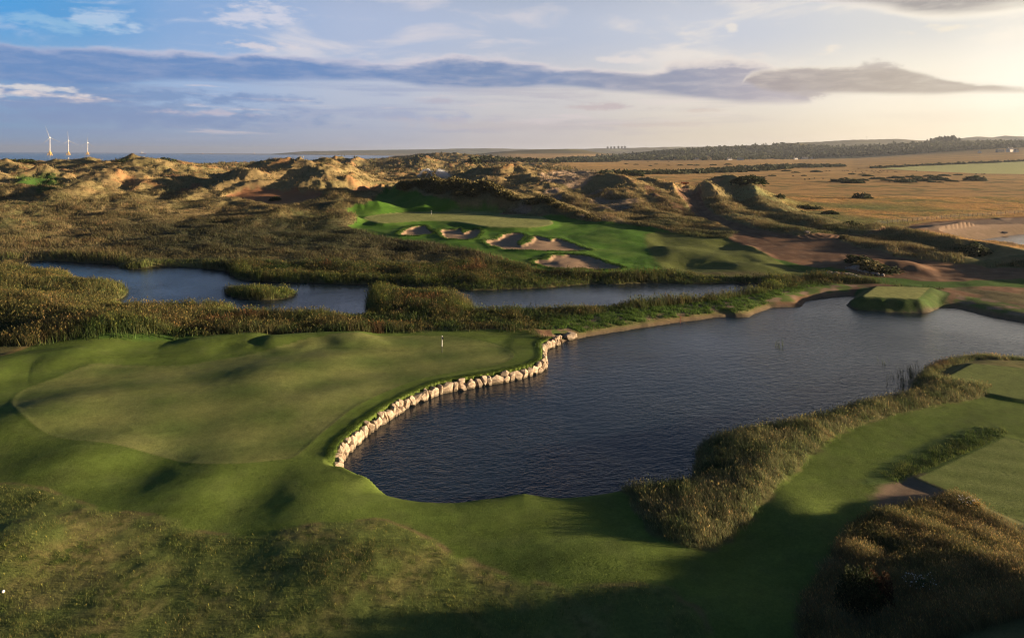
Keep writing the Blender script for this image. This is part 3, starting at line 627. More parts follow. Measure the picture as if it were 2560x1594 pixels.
    c_ = mixc(c_, C(.105, .085, .045), .8 * sst(sd['palef'], -1, 1) * (1 - sst(pd, 5, 9)))
    g2c = mixc(np.broadcast_to(C(.31, .32, .125), (n, 3)).copy(), C(.15, .172, .052), ns); c_ = mixc(c_, g2c, edge('green2', .3))
    c_ = mixc(c_, mixc(np.broadcast_to(C(.065, .125, .024), (n, 3)).copy(), C(.05, .10, .018), .5 + .5 * np.sin(y * 2.2 + x * .3)), edge('strip', .3))
    dirt = mixc(np.broadcast_to(C(.19, .108, .062), (n, 3)).copy(), C(.12, .07, .044), sst(ns, .4, .65)); dirt = mixc(dirt, C(.27, .18, .115), .5 * sst(nf, .55, .8))
    tr = np.sin(sd['dirt'] * 1.9 + 2.2 * nb * 3); dirt = mixc(dirt, C(.11, .06, .038), .4 * sst(tr, .5, .95) * sst(sd['dirt'], .5, 3))
    tr2 = np.sin(sd['track'] * 2.6); dirt = mixc(dirt, C(.12, .07, .045), .5 * sst(tr2, .4, .9) * sst(sd['track'], .4, 1.5))
    for k, j in (('dirt', 1.0), ('track', .6), ('track2', 1.0), ('bank', .6), ('bank2', .8), ('pit', 2.5), ('pit2', 2), ('pit3', 2.5), ('pit4', 2), ('pit5', 2), ('pit6', 1), ('pit7', 1), ('pit8', 1), ('sand1', .4)):
        cc = dirt
        if k in ('pit', 'pit2'): cc = mixc(dirt, C(.36, .17, .08), .6)
        if k in ('pit3', 'pit4', 'pit5', 'pit6', 'pit8'): cc = mixc(dirt, C(.30, .225, .16), .8)
        if k == 'track2': cc = mixc(dirt, C(.20, .15, .11), .75 * sst(sd[k], 2.5, 4.5))
        c_ = mixc(c_, cc, edge(k, .6, j, 6.0))
    c_ = mixc(c_, C(.11, .10, .045), .8 * edge('bank2', .5, 1) * sst(ns, .4, .55))
    c_ = mixc(c_, mixc(np.broadcast_to(C(.23, .165, .11), (n, 3)).copy(), C(.14, .10, .068), nf), edge('sand2', .4, .7))
    for k, w in (('tee1', .05), ('tee2', .05)):
        s3 = .5 + .5 * np.sin((x * .34 + y * .94) / .42 * 1.0) if k == 'tee2' else ns
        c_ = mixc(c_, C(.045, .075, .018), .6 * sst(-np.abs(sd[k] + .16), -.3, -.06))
        c_ = mixc(c_, mixc(np.broadcast_to(C(.150, .178, .054), (n, 3)).copy(), C(.116, .146, .040), s3), edge(k, w))
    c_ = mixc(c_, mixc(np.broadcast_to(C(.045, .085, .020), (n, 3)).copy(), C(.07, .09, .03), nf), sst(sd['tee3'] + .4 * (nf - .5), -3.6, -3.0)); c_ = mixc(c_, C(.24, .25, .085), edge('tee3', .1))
    c_ = mixc(c_, C(.07, .105, .028), edge('teerim', .3, .4)); c_ = mixc(c_, C(.05, .10, .022), edge('vale', 2, 3))
    c_ = mixc(c_, C(.40, .40, .17), edge('palefield', 3))
    for i in range(len(BUNK)):
        s_ = sd['bunker%d' % i] + .65 + 1.7 * fbm(x, y * .6, 3.4, 3, 66)
        c_ = mixc(c_, mixc(np.broadcast_to(C(.36, .25, .16), (n, 3)).copy(), C(.27, .18, .115), nf), sst(s_, -.1, .35))
    # strand at the waterline; low weeds along the north shore of the lake
    nt3 = 1 - sst(sd['tee3'], -5, -4)
    c_ = mixc(c_, C(.15, .105, .07), nt3 * (1 - wl) * sst(-lk, -1.3, -.2) * .85 * sst(y, 75, 90)); c_ = mixc(c_, C(.09, .075, .05), sst(-lk, -.35, .1) * (1 - wl))
    wz = nt3 * sst(y, 84, 95) * sst(-lk, -9, -7) * (1 - sst(-lk, -2.2, -1)) * (1 - mw) * (x > 6)
    c_ = mixc(c_, C(.085, .135, .03), wz * .9 * sst(nf, .35, .55)); c_ = mixc(c_, C(.25, .175, .12), wz * .8 * (1 - sst(nf, .35, .55)))
    c_ = mixc(c_, C(.06, .05, .03), sst(-pd, -.6, .1) * .8)
    c_ = mixc(c_, C(.16, .115, .075), sst(-pl_, -6, -4) * sst(nf, .2, .5))
    # beach at the sea
    beach = (1 - sst(h, -2.6, -.5)) * (y > 500); c_ = mixc(c_, C(.42, .34, .25), beach)
    c_ = c_ * (1 + .10 * (nh - .5))[:, None]
    # micro relief factor: 0 smooth (sand, greens) .. 1 shaggy
    mic = np.full(n, .75, np.float32)
    mic = lerp(mic, 1.25, field); mic = lerp(mic, .55, open_ * far); mic = lerp(mic, .55, sst(sd['mown'], -.2, .2)); mic = lerp(mic, .65, sst(sd['rough3'], -.2, .2)); mic = lerp(mic, .6, sst(sd['green1'], -.2, .2)); mic = lerp(mic, .55, g2); mic = lerp(mic, 1.3, sst(sd['green2'], -.2, .2)); mic = lerp(mic, .95, sst(sd['tee3'], -.2, .2)); mic = lerp(mic, 1.2, sst(sd['palefield'], -.2, .2))
    for k in ('dirt', 'track', 'pit', 'pit3', 'bank', 'sand2'): mic = lerp(mic, .3, sst(sd[k], -.2, .4))
    # region ids
    rid_ = np.zeros(n, np.int32)
    def setr(m_, i): rid_[m_] = i
    setr((dm < .5) & (y > 165), 10); setr((vfar > .5) & (h > 20), 11)
    setr(sd['mown'] > 0, 1); setr(sd['rough3'] > 0, 12); setr((sd['rough1'] > 0) | (sd['rough2'] > 0), 0)
    setr(sd['green1'] > 0, 2); setr(sd['grass2'] > 0, 3); setr(sd['green2'] > 0, 4); setr(sd['strip'] > 0, 5)
    for k in ('dirt', 'track', 'track2', 'bank'): setr(sd[k] > 0, 6)
    for k in ('pit', 'pit2', 'pit3', 'pit4', 'pit5', 'pit6', 'pit7', 'pit8', 'sand1', 'sand2'): setr(sd[k] > 0, 13)
    setr(sd['tee1'] > 0, 7); setr(sd['tee2'] > 0, 8); setr(sd['tee3'] > 0, 9); setr(sd['palefield'] > 0, 14)
    for i in range(len(BUNK)): setr(sd['bunker%d' % i] > 0, 20 + i)
    setr(beach > .5, 15)
    return h, np.column_stack([np.clip(c_, .004, .8), mic]), rid_

# ------------------------------------------------------------------ materials
def newmat(name):
    m = bpy.data.materials.new(name); m.use_nodes = True; t = NT(m.node_tree)
    b = next(n for n in t.n if n.type == 'BSDF_PRINCIPLED'); b.inputs['Roughness'].default_value = .85
    b.inputs['Specular IOR Level'].default_value = .15
    return m, t, b
def mat_terrain():
    m, t, b = newmat('turf_and_soil')
    a = t.new('ShaderNodeAttribute', attribute_name='col')
    g = t.new('ShaderNodeNewGeometry'); pos = g.outputs['Position']
    cd = t.new('ShaderNodeCameraData')
    n1 = t.noise(pos, 5.0, 4, .7); n2 = t.noise(pos, .9, 3, .6)
    v = t.m('ADD', t.m('MULTIPLY', t.m('SUBTRACT', n1, .5), 1.1), t.m('MULTIPLY', t.m('SUBTRACT', n2, .5), .8))
    v = t.m('ADD', 1.0, t.m('MULTIPLY', v, t.m('MULTIPLY_ADD', a.outputs['Alpha'], 1.1, .15)))
    colr = t.vm('SCALE', a.outputs['Color'], v); t.l.new(colr, b.inputs['Base Color'])
    nc = t.noise(pos, 20.0, 2, .7, col=True)
    off = t.vm('SCALE', t.vm('SUBTRACT', nc, (.5, .5, .5)), t.m('MULTIPLY', a.outputs['Alpha'], 2.3))
    nn = t.vm('NORMALIZE', t.vm('ADD', g.outputs['Normal'], off)); t.l.new(nn, b.inputs['Normal'])
    b.inputs['Roughness'].default_value = .95; b.inputs['Specular IOR Level'].default_value = .05
    return m
def mat_blades(name, trans=.35, tint=(1, 1, 1), vary=.35):
    m, t, b = newmat(name)
    a = t.new('ShaderNodeAttribute', attribute_name='col')
    g = t.new('ShaderNodeNewGeometry')
    n = t.noise(g.outputs['Position'], 2.0, 3, .6)
    v = t.m('ADD', 1.0, t.m('MULTIPLY', t.m('SUBTRACT', n, .5), vary * 2))
    c1 = t.vm('SCALE', a.outputs['Color'], v)
    ga = t.new('ShaderNodeAttribute', attribute_name='gn')
    nn = t.vm('NORMALIZE', t.vm('ADD', t.vm('SCALE', g.outputs['Normal'], .75), ga.outputs['Vector'])); t.l.new(nn, b.inputs['Normal'])
    t.l.new(c1, b.inputs['Base Color'])
    tr = t.new('ShaderNodeBsdfTranslucent'); t.l.new(c1, tr.inputs[0])
    mx = t.new('ShaderNodeMixShader'); mx.inputs[0].default_value = trans
    t.l.new(b.outputs[0], mx.inputs[1]); t.l.new(tr.outputs[0], mx.inputs[2])
    o = next(k for k in t.n if k.type == 'OUTPUT_MATERIAL'); t.l.new(mx.outputs[0], o.inputs[0])
    return m
def mat_solid(name, col_, rough=.6, nscale=None, namp=.2, bump=0., metal=0., spec=.3, c2=None):
    m, t, b = newmat(name)
    b.inputs['Roughness'].default_value = rough; b.inputs['Metallic'].default_value = metal; b.inputs['Specular IOR Level'].default_value = spec
    if nscale:
        tcn = t.new('ShaderNodeTexCoord'); n = t.noise(tcn.outputs['Object'], nscale, 5, .6)
        if c2 is None: c2 = [x * (1 - namp) for x in col_]
        t.l.new(t.mix(t.ss(n, .35, .65), col_, c2), b.inputs['Base Color'])
        if bump:
            bp = t.new('ShaderNodeBump'); bp.inputs['Strength'].default_value = bump; bp.inputs['Distance'].default_value = .05
            t.l.new(n, bp.inputs['Height']); t.l.new(bp.outputs[0], b.inputs['Normal'])
    else: b.inputs['Base Color'].default_value = tuple(col_) + (1,)
    return m
def mat_water(name, deep, wave, amp, stretch=(1, 1), rough=.06, big=None, micro=.22):
    m, t, b = newmat(name)
    b.inputs['Base Color'].default_value = tuple(deep) + (1,); b.inputs['Roughness'].default_value = rough
    b.inputs['IOR'].default_value = 1.33; b.inputs['Specular IOR Level'].default_value = .5
    g = t.new('ShaderNodeNewGeometry'); sp = t.new('ShaderNodeSeparateXYZ'); t.l.new(g.outputs['Position'], sp.inputs[0])
    rx = t.m('ADD', t.m('MULTIPLY', sp.outputs[0], .96), t.m('MULTIPLY', sp.outputs[1], .28))
    ry = t.m('SUBTRACT', t.m('MULTIPLY', sp.outputs[1], .96), t.m('MULTIPLY', sp.outputs[0], .28))
    v = t.xyz(t.m('MULTIPLY', rx, stretch[0]), t.m('MULTIPLY', ry, stretch[1]), 0.0)
    n = t.noise(v, 1 / wave, 3, .62, dist=.6)
    n2 = t.noise(v, .31 / wave, 2, .5)
    gust = t.noise(t.xyz(sp.outputs[0], sp.outputs[1], 3.0), big or .03, 3, .55)
    hgt = t.m('ADD', t.m('MULTIPLY', n, amp), t.m('MULTIPLY', n2, amp * 1.2))
    hgt = t.m('MULTIPLY', hgt, t.m('MULTIPLY_ADD', t.ss(gust, .35, .65), .6, .4))
    bp = t.new('ShaderNodeBump'); bp.inputs['Strength'].default_value = 1.0; bp.inputs['Distance'].default_value = 1.0
    t.l.new(hgt, bp.inputs['Height'])
    nc = t.noise(g.outputs['Position'], 2.2 / wave, 2, .6, col=True)
    off = t.vm('MULTIPLY', t.vm('SUBTRACT', nc, (.5, .5, .5)), (micro, micro, 0.0))
    off = t.vm('SCALE', off, t.m('MULTIPLY_ADD', t.ss(gust, .35, .65), .45, .55))
    t.l.new(t.vm('NORMALIZE', t.vm('ADD', bp.outputs[0], off)), b.inputs['Normal'])
    return m
M_T = mat_terrain(); M_G = mat_blades('grass_blades', .35); M_LEAF = mat_blades('gorse_leaf', .2)
M_W = mat_water('pond_water', (.008, .016, .026), .42, .065, (1.0, 1.7), micro=.10); M_SEA = mat_water('sea_water', (.014, .06, .10), 9.0, 1.2, (1, 1), .2, .004, 1.3)

# ------------------------------------------------------------------ terrain mesh: one sheet, rings growing with distance
rs = [11.0]
while rs[-1] < 15500:
    r_ = rs[-1]; rs.append(r_ + min(max(r_ * r_ / (27 * 683) * 1.15, .05), r_ * .0052))
rs = np.array(rs)
az = np.concatenate([np.linspace(R(-100), R(-40), 60)[:-1], np.linspace(R(-40), R(40), 1040), np.linspace(R(40), R(100), 90)[1:]])
AA, RR = np.meshgrid(az, rs); TX = (np.sin(AA) * RR).ravel(); TY = (np.cos(AA) * RR).ravel()
nr, na = len(rs), len(az)
print('terrain verts', nr * na)
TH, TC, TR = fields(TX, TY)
TV = np.column_stack([TX, TY, TH])
i0 = (np.arange(nr - 1)[:, None] * na + np.arange(na - 1)[None]).ravel()
TF = np.column_stack([i0, i0 + na, i0 + na + 1, i0 + 1])[:, ::-1]
fr = TR[i0]
# faces deep under water are never seen
mx_h = np.maximum.reduce([TH[TF[:, k]] for k in range(4)])
keep = mx_h > -7.9
_g = TV.reshape(nr, na, 3); _du = np.gradient(_g, axis=0); _dv = np.gradient(_g, axis=1); GN = np.cross(_dv, _du); GN /= np.linalg.norm(GN, axis=2)[..., None] + 1e-12
GN = np.where(GN[..., 2:3] < 0, -GN, GN)
def gnorm(x, y):
    r = np.hypot(x, y); a = np.arctan2(x, y); return GN[np.clip(np.searchsorted(rs, r), 0, nr - 1), np.clip(np.searchsorted(az, a), 0, na - 1)]
NAMES = {0: ('ground', 'ground'), 1: ('fairway', 'fairway'), 2: ('putting_green', 'green'), 3: ('lawn_ground', 'fairway'), 4: ('putting_green', 'green'), 5: ('grass_path', 'path'), 6: ('dirt_road', 'road'),
         7: ('tee_ground', 'tee'), 8: ('tee_ground', 'tee'), 9: ('tee_ground', 'tee'), 10: ('field', 'field'), 11: ('hills', 'hills'), 12: ('rough_ground', 'rough'), 13: ('sand_ground', 'sand'), 14: ('field', 'field'),
         15: ('beach', 'beach'), 20: ('sand_bunker', 'bunker'), 21: ('sand_bunker', 'bunker'), 22: ('sand_bunker', 'bunker'), 23: ('sand_bunker', 'bunker')}
LAB = {0: 'dune and marsh ground under long straw coloured grass', 1: 'mown olive grass wrapping the near green and the lake', 2: 'large pale putting green beside the stone walled lake',
       3: 'bright green mown slopes holding the sand bunkers', 4: 'distant pale putting green below the dark gorse hills', 5: 'bright mown strip of turf behind the raised lakeside tee', 6: 'reddish brown dirt haul road curving down from the dunes',
       7: 'rectangular tee at the lake edge, upper one of the two at the right border', 8: 'large striped rectangular tee above the seedy rough at the right border', 9: 'raised square tee with steep dark front rising from the water',
       10: 'golden flat grazing meadow', 11: 'hazy wooded hills on the skyline', 12: 'short seedy rough in the shaded foreground', 13: 'bare brown sand patches', 14: 'pale green crop field beyond the grazing cattle', 15: 'pale beach beside the surf',
       20: 'smallest sand bunker, leftmost below the far green', 21: 'heart shaped sand bunker below the far green', 22: 'widest sand bunker with a grassy tongue hanging into it', 23: 'lowest sand bunker just above the pond bank'}
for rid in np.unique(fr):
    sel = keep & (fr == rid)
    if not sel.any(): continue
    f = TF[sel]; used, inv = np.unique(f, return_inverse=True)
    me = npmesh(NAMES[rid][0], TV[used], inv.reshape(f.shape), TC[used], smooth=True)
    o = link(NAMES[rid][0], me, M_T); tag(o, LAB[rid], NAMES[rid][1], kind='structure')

def hgt(x, y): return fields(np.atleast_1d(np.asarray(x, float)), np.atleast_1d(np.asarray(y, float)), False)[0]
def hit1(u, v):
    x_, y_, z_ = hit([u], [v]); return float(x_[0]), float(y_[0]), float(hgt(x_, y_)[0])

# ------------------------------------------------------------------ water
def grow(Pl, d):
    A = np.roll(Pl, 1, 0); B = np.roll(Pl, -1, 0); t = B - A; t /= np.linalg.norm(t, axis=1)[:, None] + 1e-9
    nrm = np.column_stack([t[:, 1], -t[:, 0]])
    ar = .5 * np.sum(Pl[:, 0] * B[:, 1] - B[:, 0] * Pl[:, 1])
    return Pl + nrm * d * (1 if ar > 0 else -1)
def water(name, Pl, z, label, mat, d=1.6):
    Q = grow(Pl, d); bm = bmesh.new(); vs = [bm.verts.new((q[0], q[1], z)) for q in Q]
    f = bm.faces.new(vs)
    bmesh.ops.triangulate(bm, faces=[f], ngon_method='EAR_CLIP'); bmesh.ops.recalc_face_normals(bm, faces=bm.faces)
    for f in bm.faces:
        if f.normal.z < 0: f.normal_flip()
    me = bpy.data.meshes.new(name); bm.to_mesh(me); bm.free(); o = link(name, me, mat); return tag(o, label, 'pond', kind='structure')
water('lake_water', lakeP, 0.0, 'dark rippled lake held by the pale stone wall', M_W, .25)
water('pond_water', pondP, 0.004, 'long narrow pond winding through the reeds', M_W, 1.0)
water('pond_water', poolP, 0.4, 'small silvery pond at the right border below the meadow', M_W, 1.0)
sv = np.array([(-60000, -300, -4), (2500, -300, -4), (-2000, 16000, -4), (2500, 60000, -4), (-60000, 60000, -4)])
sx0 = [(-40000, 300, -4.), (-450, 300, -4.), (-450, 6000, -4.), (-900, 11000, -4.), (-4000, 15000, -4), (-4000, 34000, -4.), (-40000, 34000, -4.)]
me = bpy.data.meshes.new('sea_water'); me.from_pydata(sx0, [], [tuple(range(len(sx0)))]); me.update()
tag(link('sea_water', me, M_SEA), 'blue sea under the left horizon', 'sea', kind='structure')
#REST
# ------------------------------------------------------------------ grass, reeds and weeds (uncountable: one object for each stand)
def blades(name, px, py, pz, hh, colr, nb, width, spread, lean=.35, seg=1, mat=None, heads=0.0, windx=-.15, label='', cat='grass', hv=.35):
    """pz ground height; one tuft per point, nb blades each"""
    N = len(px); M = N * nb; r = np.random.default_rng(len(name) * 7 + N)
    bx = np.repeat(px, nb) + r.normal(0, 1, M) * np.repeat(spread * np.ones(N), nb); by = np.repeat(py, nb) + r.normal(0, 1, M) * np.repeat(spread * np.ones(N), nb)
    bz = np.repeat(pz, nb) - .04; h = np.repeat(hh, nb) * r.uniform(1 - hv, 1 + hv, M)
    a = r.uniform(0, 2 * np.pi, M); w = np.repeat(width * np.ones(N), nb) * r.uniform(.6, 1.3, M)
    la = r.uniform(0, 2 * np.pi, M); lm = h * lean * r.uniform(.2, 1.3, M)
    lx = np.cos(la) * lm + h * windx; ly = np.sin(la) * lm
    cx, cy = np.cos(a) * w / 2, np.sin(a) * w / 2
    cb = np.repeat(colr * r.uniform(.6, 1.4, (N, 1)), nb, 0) * r.uniform(.65, 1.4, (M, 1)) * (1 + r.uniform(-.12, .12, (M, 3)))
    V = [np.column_stack([bx - cx, by - cy, bz]), np.column_stack([bx + cx, by + cy, bz]), np.column_stack([bx + lx, by + ly, bz + h])]
    Fs = [np.arange(M)[:, None] + np.array([0, M, 2 * M])]
    k = 3
    if heads > 0:
        q = np.where(r.random(M) < heads)[0]; nq = len(q); b0 = k * M
        tx, ty, tz = bx[q] + lx[q], by[q] + ly[q], bz[q] + h[q]; hl = w[q] * 3.2 + .03; hw = w[q] * .8 + .004
        ux, uy = np.cos(la[q]), np.sin(la[q])
        V += [np.column_stack([tx - ux * hl * .3, ty - uy * hl * .3, tz - hl * .5]), np.column_stack([tx - uy * hw, ty + ux * hw, tz]), np.column_stack([tx + uy * hw, ty - ux * hw, tz]), np.column_stack([tx + ux * hl * .4, ty + uy * hl * .4, tz + hl * .6])]
        i4 = np.arange(nq)[:, None]
        Fs += [b0 + i4 + np.array([0, nq, 2 * nq]), b0 + i4 + np.array([3 * nq, 2 * nq, nq])]
    V = np.concatenate(V); Fc = np.concatenate(Fs)
    cc = np.concatenate([cb] * 3 + ([np.clip(cb[q] * np.array([1.5, 1.2, 1.0]), 0, .7)] * 4 if heads > 0 else []))
    cc = np.column_stack([np.clip(cc, .003, .8), np.ones(len(cc))])
    me_ = npmesh(name, V, Fc, cc); gnv = np.repeat(gnorm(px, py), nb, 0); gnv = np.concatenate([gnv] * 3 + ([gnv[q]] * 4 if heads > 0 else []))
    at_ = me_.attributes.new('gn', 'FLOAT_VECTOR', 'POINT'); at_.data.foreach_set('vector', gnv.astype(np.float32).ravel())
    o = link(name, me_, mat or M_G); tag(o, label, cat, kind='stuff'); return o

def inframe(x, y, z=1.5, mu=160, mv=140):
    d = np.column_stack([x, y, np.full(len(x), z - H)]); f = d @ C_F
    u = CX + F * (d @ C_R) / f; v = CY - F * (d @ C_U) / f
    return (f > 1) & (u > -mu) & (u < 2560 + mu) & (v < 1594 + mv)
def cand(n, x0, x1, y0, y1):
    x = rng.uniform(x0, x1, n); y = rng.uniform(y0, y1, n); k = inframe(x, y); return x[k], y[k]
def candpolar(n, y0, y1, r0=-.8, r1=.8, pw=1.0):
    y = y0 + (y1 - y0) * rng.random(n) ** pw; x = y * rng.uniform(r0, r1, n); return x, y
def bb(Pl, m=0): return Pl[:, 0].min() - m, Pl[:, 0].max() + m, Pl[:, 1].min() - m, Pl[:, 1].max() + m
zones = {}
zones['r1'] = cand(52000, *bb(P['rough1']))
b2 = bb(P['rough2']); zones['r2'] = cand(60000, b2[0], min(b2[1], 34), 20, b2[3])
zones['r3'] = cand(70000, -48, 26, 20, 66)
zones['belt'] = candpolar(90000, 88, 160)
zones['mid'] = candpolar(120000, 150, 310, -.8, .66)
zones['dune'] = candpolar(90000, 300, 760, -.8, .42, .8)
zones['far'] = candpolar(16000, 700, 2300, -.5, .2, 1.0)
zones['mead'] = candpolar(60000, 165, 420, .1, .82, 1.0)
# turf lip over the wall
wt = np.gradient(wallP, axis=0); wt /= np.linalg.norm(wt, axis=1)[:, None] + 1e-9
ki = rng.integers(0, len(wallP) - 1, 16000); fr_ = rng.random(16000)[:, None]
wp = wallP[ki] * (1 - fr_) + wallP[ki + 1] * fr_; wn = np.column_stack([wt[ki, 1], -wt[ki, 0]])
zones['lip'] = ((wp + wn * rng.uniform(-1.5, 1.5, (16000, 1)))[:, 0], (wp + wn * rng.uniform(-1.5, 1.5, (16000, 1)))[:, 1])
bk = [P['bunker%d' % i] for i in range(4)]
zx = np.concatenate([rng.uniform(b[:, 0].min() - 2, b[:, 0].max() + 2, 9000) for b in bk]); zy = np.concatenate([rng.uniform(b[:, 1].min() - 2, b[:, 1].max() + 2, 9000) for b in bk])
zones['rim'] = (zx, zy)
zones['rim2'] = cand(14000, *bb(P['teerim'], 1))
keys = list(zones); AX = np.concatenate([zones[k][0] for k in keys]); AY = np.concatenate([zones[k][1] for k in keys])
AZI = np.concatenate([np.full(len(zones[k][0]), i) for i, k in enumerate(keys)])
gh, gsd, gm = fields(AX, AY, False)
_, gcol, grid_ = fields(AX, AY)
gcol = gcol[:, :3]
def zsel(k, acc):
    m = (AZI == keys.index(k)) & (acc > rng.random(len(AX))) & (gh > .02); return np.where(m)[0]
gn = fbm(AX, AY, 5.5, 3, 201) * .5 + .5; gn2 = fbm(AX, AY, 1.6, 2, 203) * .5 + .5; gn3 = fbm(AX, AY, 16., 2, 207) * .5 + .5
def pal(i, *stops):
    """palette blended by patch noise"""
    t = np.clip((gn[i] * .55 + gn3[i] * .45 - .33) / .34, 0, .999) * (len(stops) - 1); k = t.astype(int); f = (t - k)[:, None]; A = np.array(stops)
    return A[k] * (1 - f) + A[np.minimum(k + 1, len(stops) - 1)] * f
i = zsel('r1', sst(gsd['rough1'] + .3 * (gn2 - .5), -.05, .35))
blades('rough_grass', AX[i], AY[i], gh[i], .34 + .42 * gn2[i] * sst(gsd['rough1'][i], 0, 1.2), pal(i, (.07, .095, .038), (.14, .16, .065), (.20, .19, .09), (.10, .13, .05), (.16, .165, .07), (.25, .17, .08)), 9, .035, .16, .5, heads=.10,
       label='tall tawny and olive grass along the near right shore of the lake', windx=-.25)
i = zsel('r2', sst(gsd['rough2'] + .3 * (gn2 - .5), -.05, .4))
blades('rough_grass', AX[i], AY[i], gh[i], .30 + .45 * gn2[i] * sst(gsd['rough2'][i], 0, 1.2), pal(i, (.07, .075, .03), (.12, .125, .05), (.19, .17, .075), (.13, .12, .055), (.21, .175, .085)), 10, .022, .15, .55, heads=.16,
       label='wind combed straw grass on the bank in the bottom right corner', windx=-.3)
i = zsel('r3', sst(gsd['rough3'] + .6 * (gn2 - .5), -.1, .5) * lerp(.25, 1, sst(gn[AZI >= 0], .35, .6)))
blades('short_rough_grass', AX[i], AY[i], gh[i], (.09 + .16 * gn2[i]), pal(i, (.07, .10, .025), (.12, .15, .036), (.19, .20, .06), (.13, .16, .04), (.18, .17, .055)), 5, .024, .12, .6, heads=.02, label='short seedy grass of the foreground rough')
# belt between the ponds and reeds at the waterline
edge_ = np.maximum(sst(-gm['pd'], -3.2, -1.5), 0) * (gm['pd'] > -.3); 
acc = np.clip((AY < 168) * (1 - gm['mw']) * (gh > .05) * (1 - sst(gsd['palef'], -2, 0)) * (1 - sst(gsd['grass2'], -1, 0)) * (1 - sst(gsd['bank'], -1, 0)) * (1 - sst(gsd['bank2'], -1, 0)) * (1 - sst(gsd['strip'], -1, 0)) * (1 - sst(gsd['dirt'], -1, 0)) * (1 - sst(gsd['tee3'], -5, -4)) * (1 - sst(gsd['sand1'], -.5, 0)), 0, 1)
lkfree = np.where((gm['lk'] < 8) & (AX > 6) & (AY > 80), sst(gm['lk'], 6.0, 7.5) , 1.0)
i = zsel('belt', acc * lkfree * .9)
gr_ = sst(gm['pd'][i], 4.5, 1.0) if False else 1 - sst(gm['pd'][i], 1.5, 6.0)
beltc = pal(i, (.035, .058, .018), (.050, .078, .024), (.10, .09, .036), (.045, .072, .022), (.13, .08, .036))
green_ = np.array([.10, .135, .032]); beltc = lerp(beltc, green_, (.75 * gr_ * sst(gn[i], .35, .6))[:, None])
lefty = sst(-AX[i] / AY[i], .35, .5); beltc = lerp(beltc, gcol[i] * .9, (.45 * lefty)[:, None])
blades('reed_belt', AX[i], AY[i], gh[i], (.55 + .5 * gn2[i]) * lerp(.6, 1.5, sst(gn3[i], .35, .65)) * (1 + .35 * gr_ * sst(gn3[i], .4, .6)), beltc, 8, .085, .28, .28, label='dense reeds and marsh grass between and around the ponds', cat='reeds', heads=.12)
w_ = np.where((AZI == keys.index('belt')) & (gm['lk'] > 1.2) & (gm['lk'] < 8) & (AX > 4) & (AY > 82) & (gm['mw'] < .5) & (gh > .05) & (gn2 > .42) & (gsd['bank'] < -1) & (gsd['bank2'] < -1) & (gsd['tee3'] < -5) & (gsd['sand1'] < -.3))[0]
blades('shore_weeds', AX[w_], AY[w_], gh[w_], .25 + .25 * gn[w_], np.tile([.075, .13, .025], (len(w_), 1)) * (.7 + .6 * gn[w_])[:, None], 9, .10, .25, .8, label='low bright green weeds on the sandy north shore of the lake', cat='weeds')
i = zsel('mid', gm['dm'] * (gm['soft'] < .35) * (gm['pd'] > .2) * (gh > .05) * (1 - gm['g2']) * .85)
gp = 1 - sst(gm['pd'][i], 1.0, 6.0)
mc = lerp(gcol[i], pal(i, (.036, .046, .022), (.052, .060, .030), (.085, .080, .042), (.045, .056, .027), (.12, .09, .045)), .55); up_ = sst(AY[i], 212, 262); up_ = np.maximum(up_, sst(-AX[i] / AY[i], .5, .64)); mc = lerp(mc, pal(i, (.10, .09, .042), (.21, .165, .08), (.14, .12, .055), (.27, .19, .09)), (.85 * up_)[:, None]); mc = lerp(mc, green_, (.7 * gp * sst(gn[i], .35, .6))[:, None])  # dark palette paints the hollow's shade into the blades, straw tones beyond it
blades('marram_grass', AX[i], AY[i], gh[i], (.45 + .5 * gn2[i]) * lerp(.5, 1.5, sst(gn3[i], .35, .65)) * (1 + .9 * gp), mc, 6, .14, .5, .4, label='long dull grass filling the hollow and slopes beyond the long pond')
i = zsel('dune', gm['dm'] * (gm['soft'] < .4) * lerp(.35, 1, sst(gn, .35, .55)))
blades('marram_grass', AX[i], AY[i], gh[i], .5 + .5 * gn2[i], lerp(gcol[i] * 1.15, pal(i, (.09, .09, .038), (.20, .155, .075), (.14, .125, .05), (.25, .17, .08)), .5), 5, .30, .9, .4, label='straw coloured marram grass on the big dunes')
i = zsel('far', gm['dm'])
blades('dune_scrub', AX[i], AY[i], gh[i], 1.6 + 2.2 * gn2[i], lerp(gcol[i], np.array([.055, .062, .03]), .6), 5, 1.6, 2.5, .5, label='dark scrub on the distant dunes', cat='scrub')
i = zsel('mead', gm['field'] * (gsd['palefield'] < 0) * (gn > .45) * .8)
blades('meadow_grass', AX[i], AY[i], gh[i], .25 + .3 * gn2[i], gcol[i] * 1.2, 5, .16, .5, .6, label='tussocks of golden meadow grass')
i = zsel('lip', ((gm['lk'] > .42) & (gm['lk'] < 1.15)) * 1.0)
blades('turf_fringe', AX[i], AY[i], gh[i], .05 + .10 * gn2[i], np.tile([.10, .155, .03], (len(i), 1)), 7, .035, .10, .9, label='shaggy bright turf overhanging the top of the stone wall', cat='turf')
s4 = np.maximum.reduce([gsd['bunker%d' % k] for k in range(4)])
i = zsel('rim', ((s4 > -1.6) & (s4 < -.5)) * .6)
blades('bunker_fringe', AX[i], AY[i], gh[i], .16 + .28 * gn2[i], np.tile([.055, .105, .020], (len(i), 1)), 5, .13, .22, .7, label='dark shaggy turf hanging over the bunker edges', cat='turf')
i = zsel('rim2', (gsd['teerim'] > -.2) * (gsd['tee2'] < -.25) * sst(gsd['tee2'] + 1.2 * (gn2 - .5), -3.0, -1.4) * lerp(.4, 1, gn))
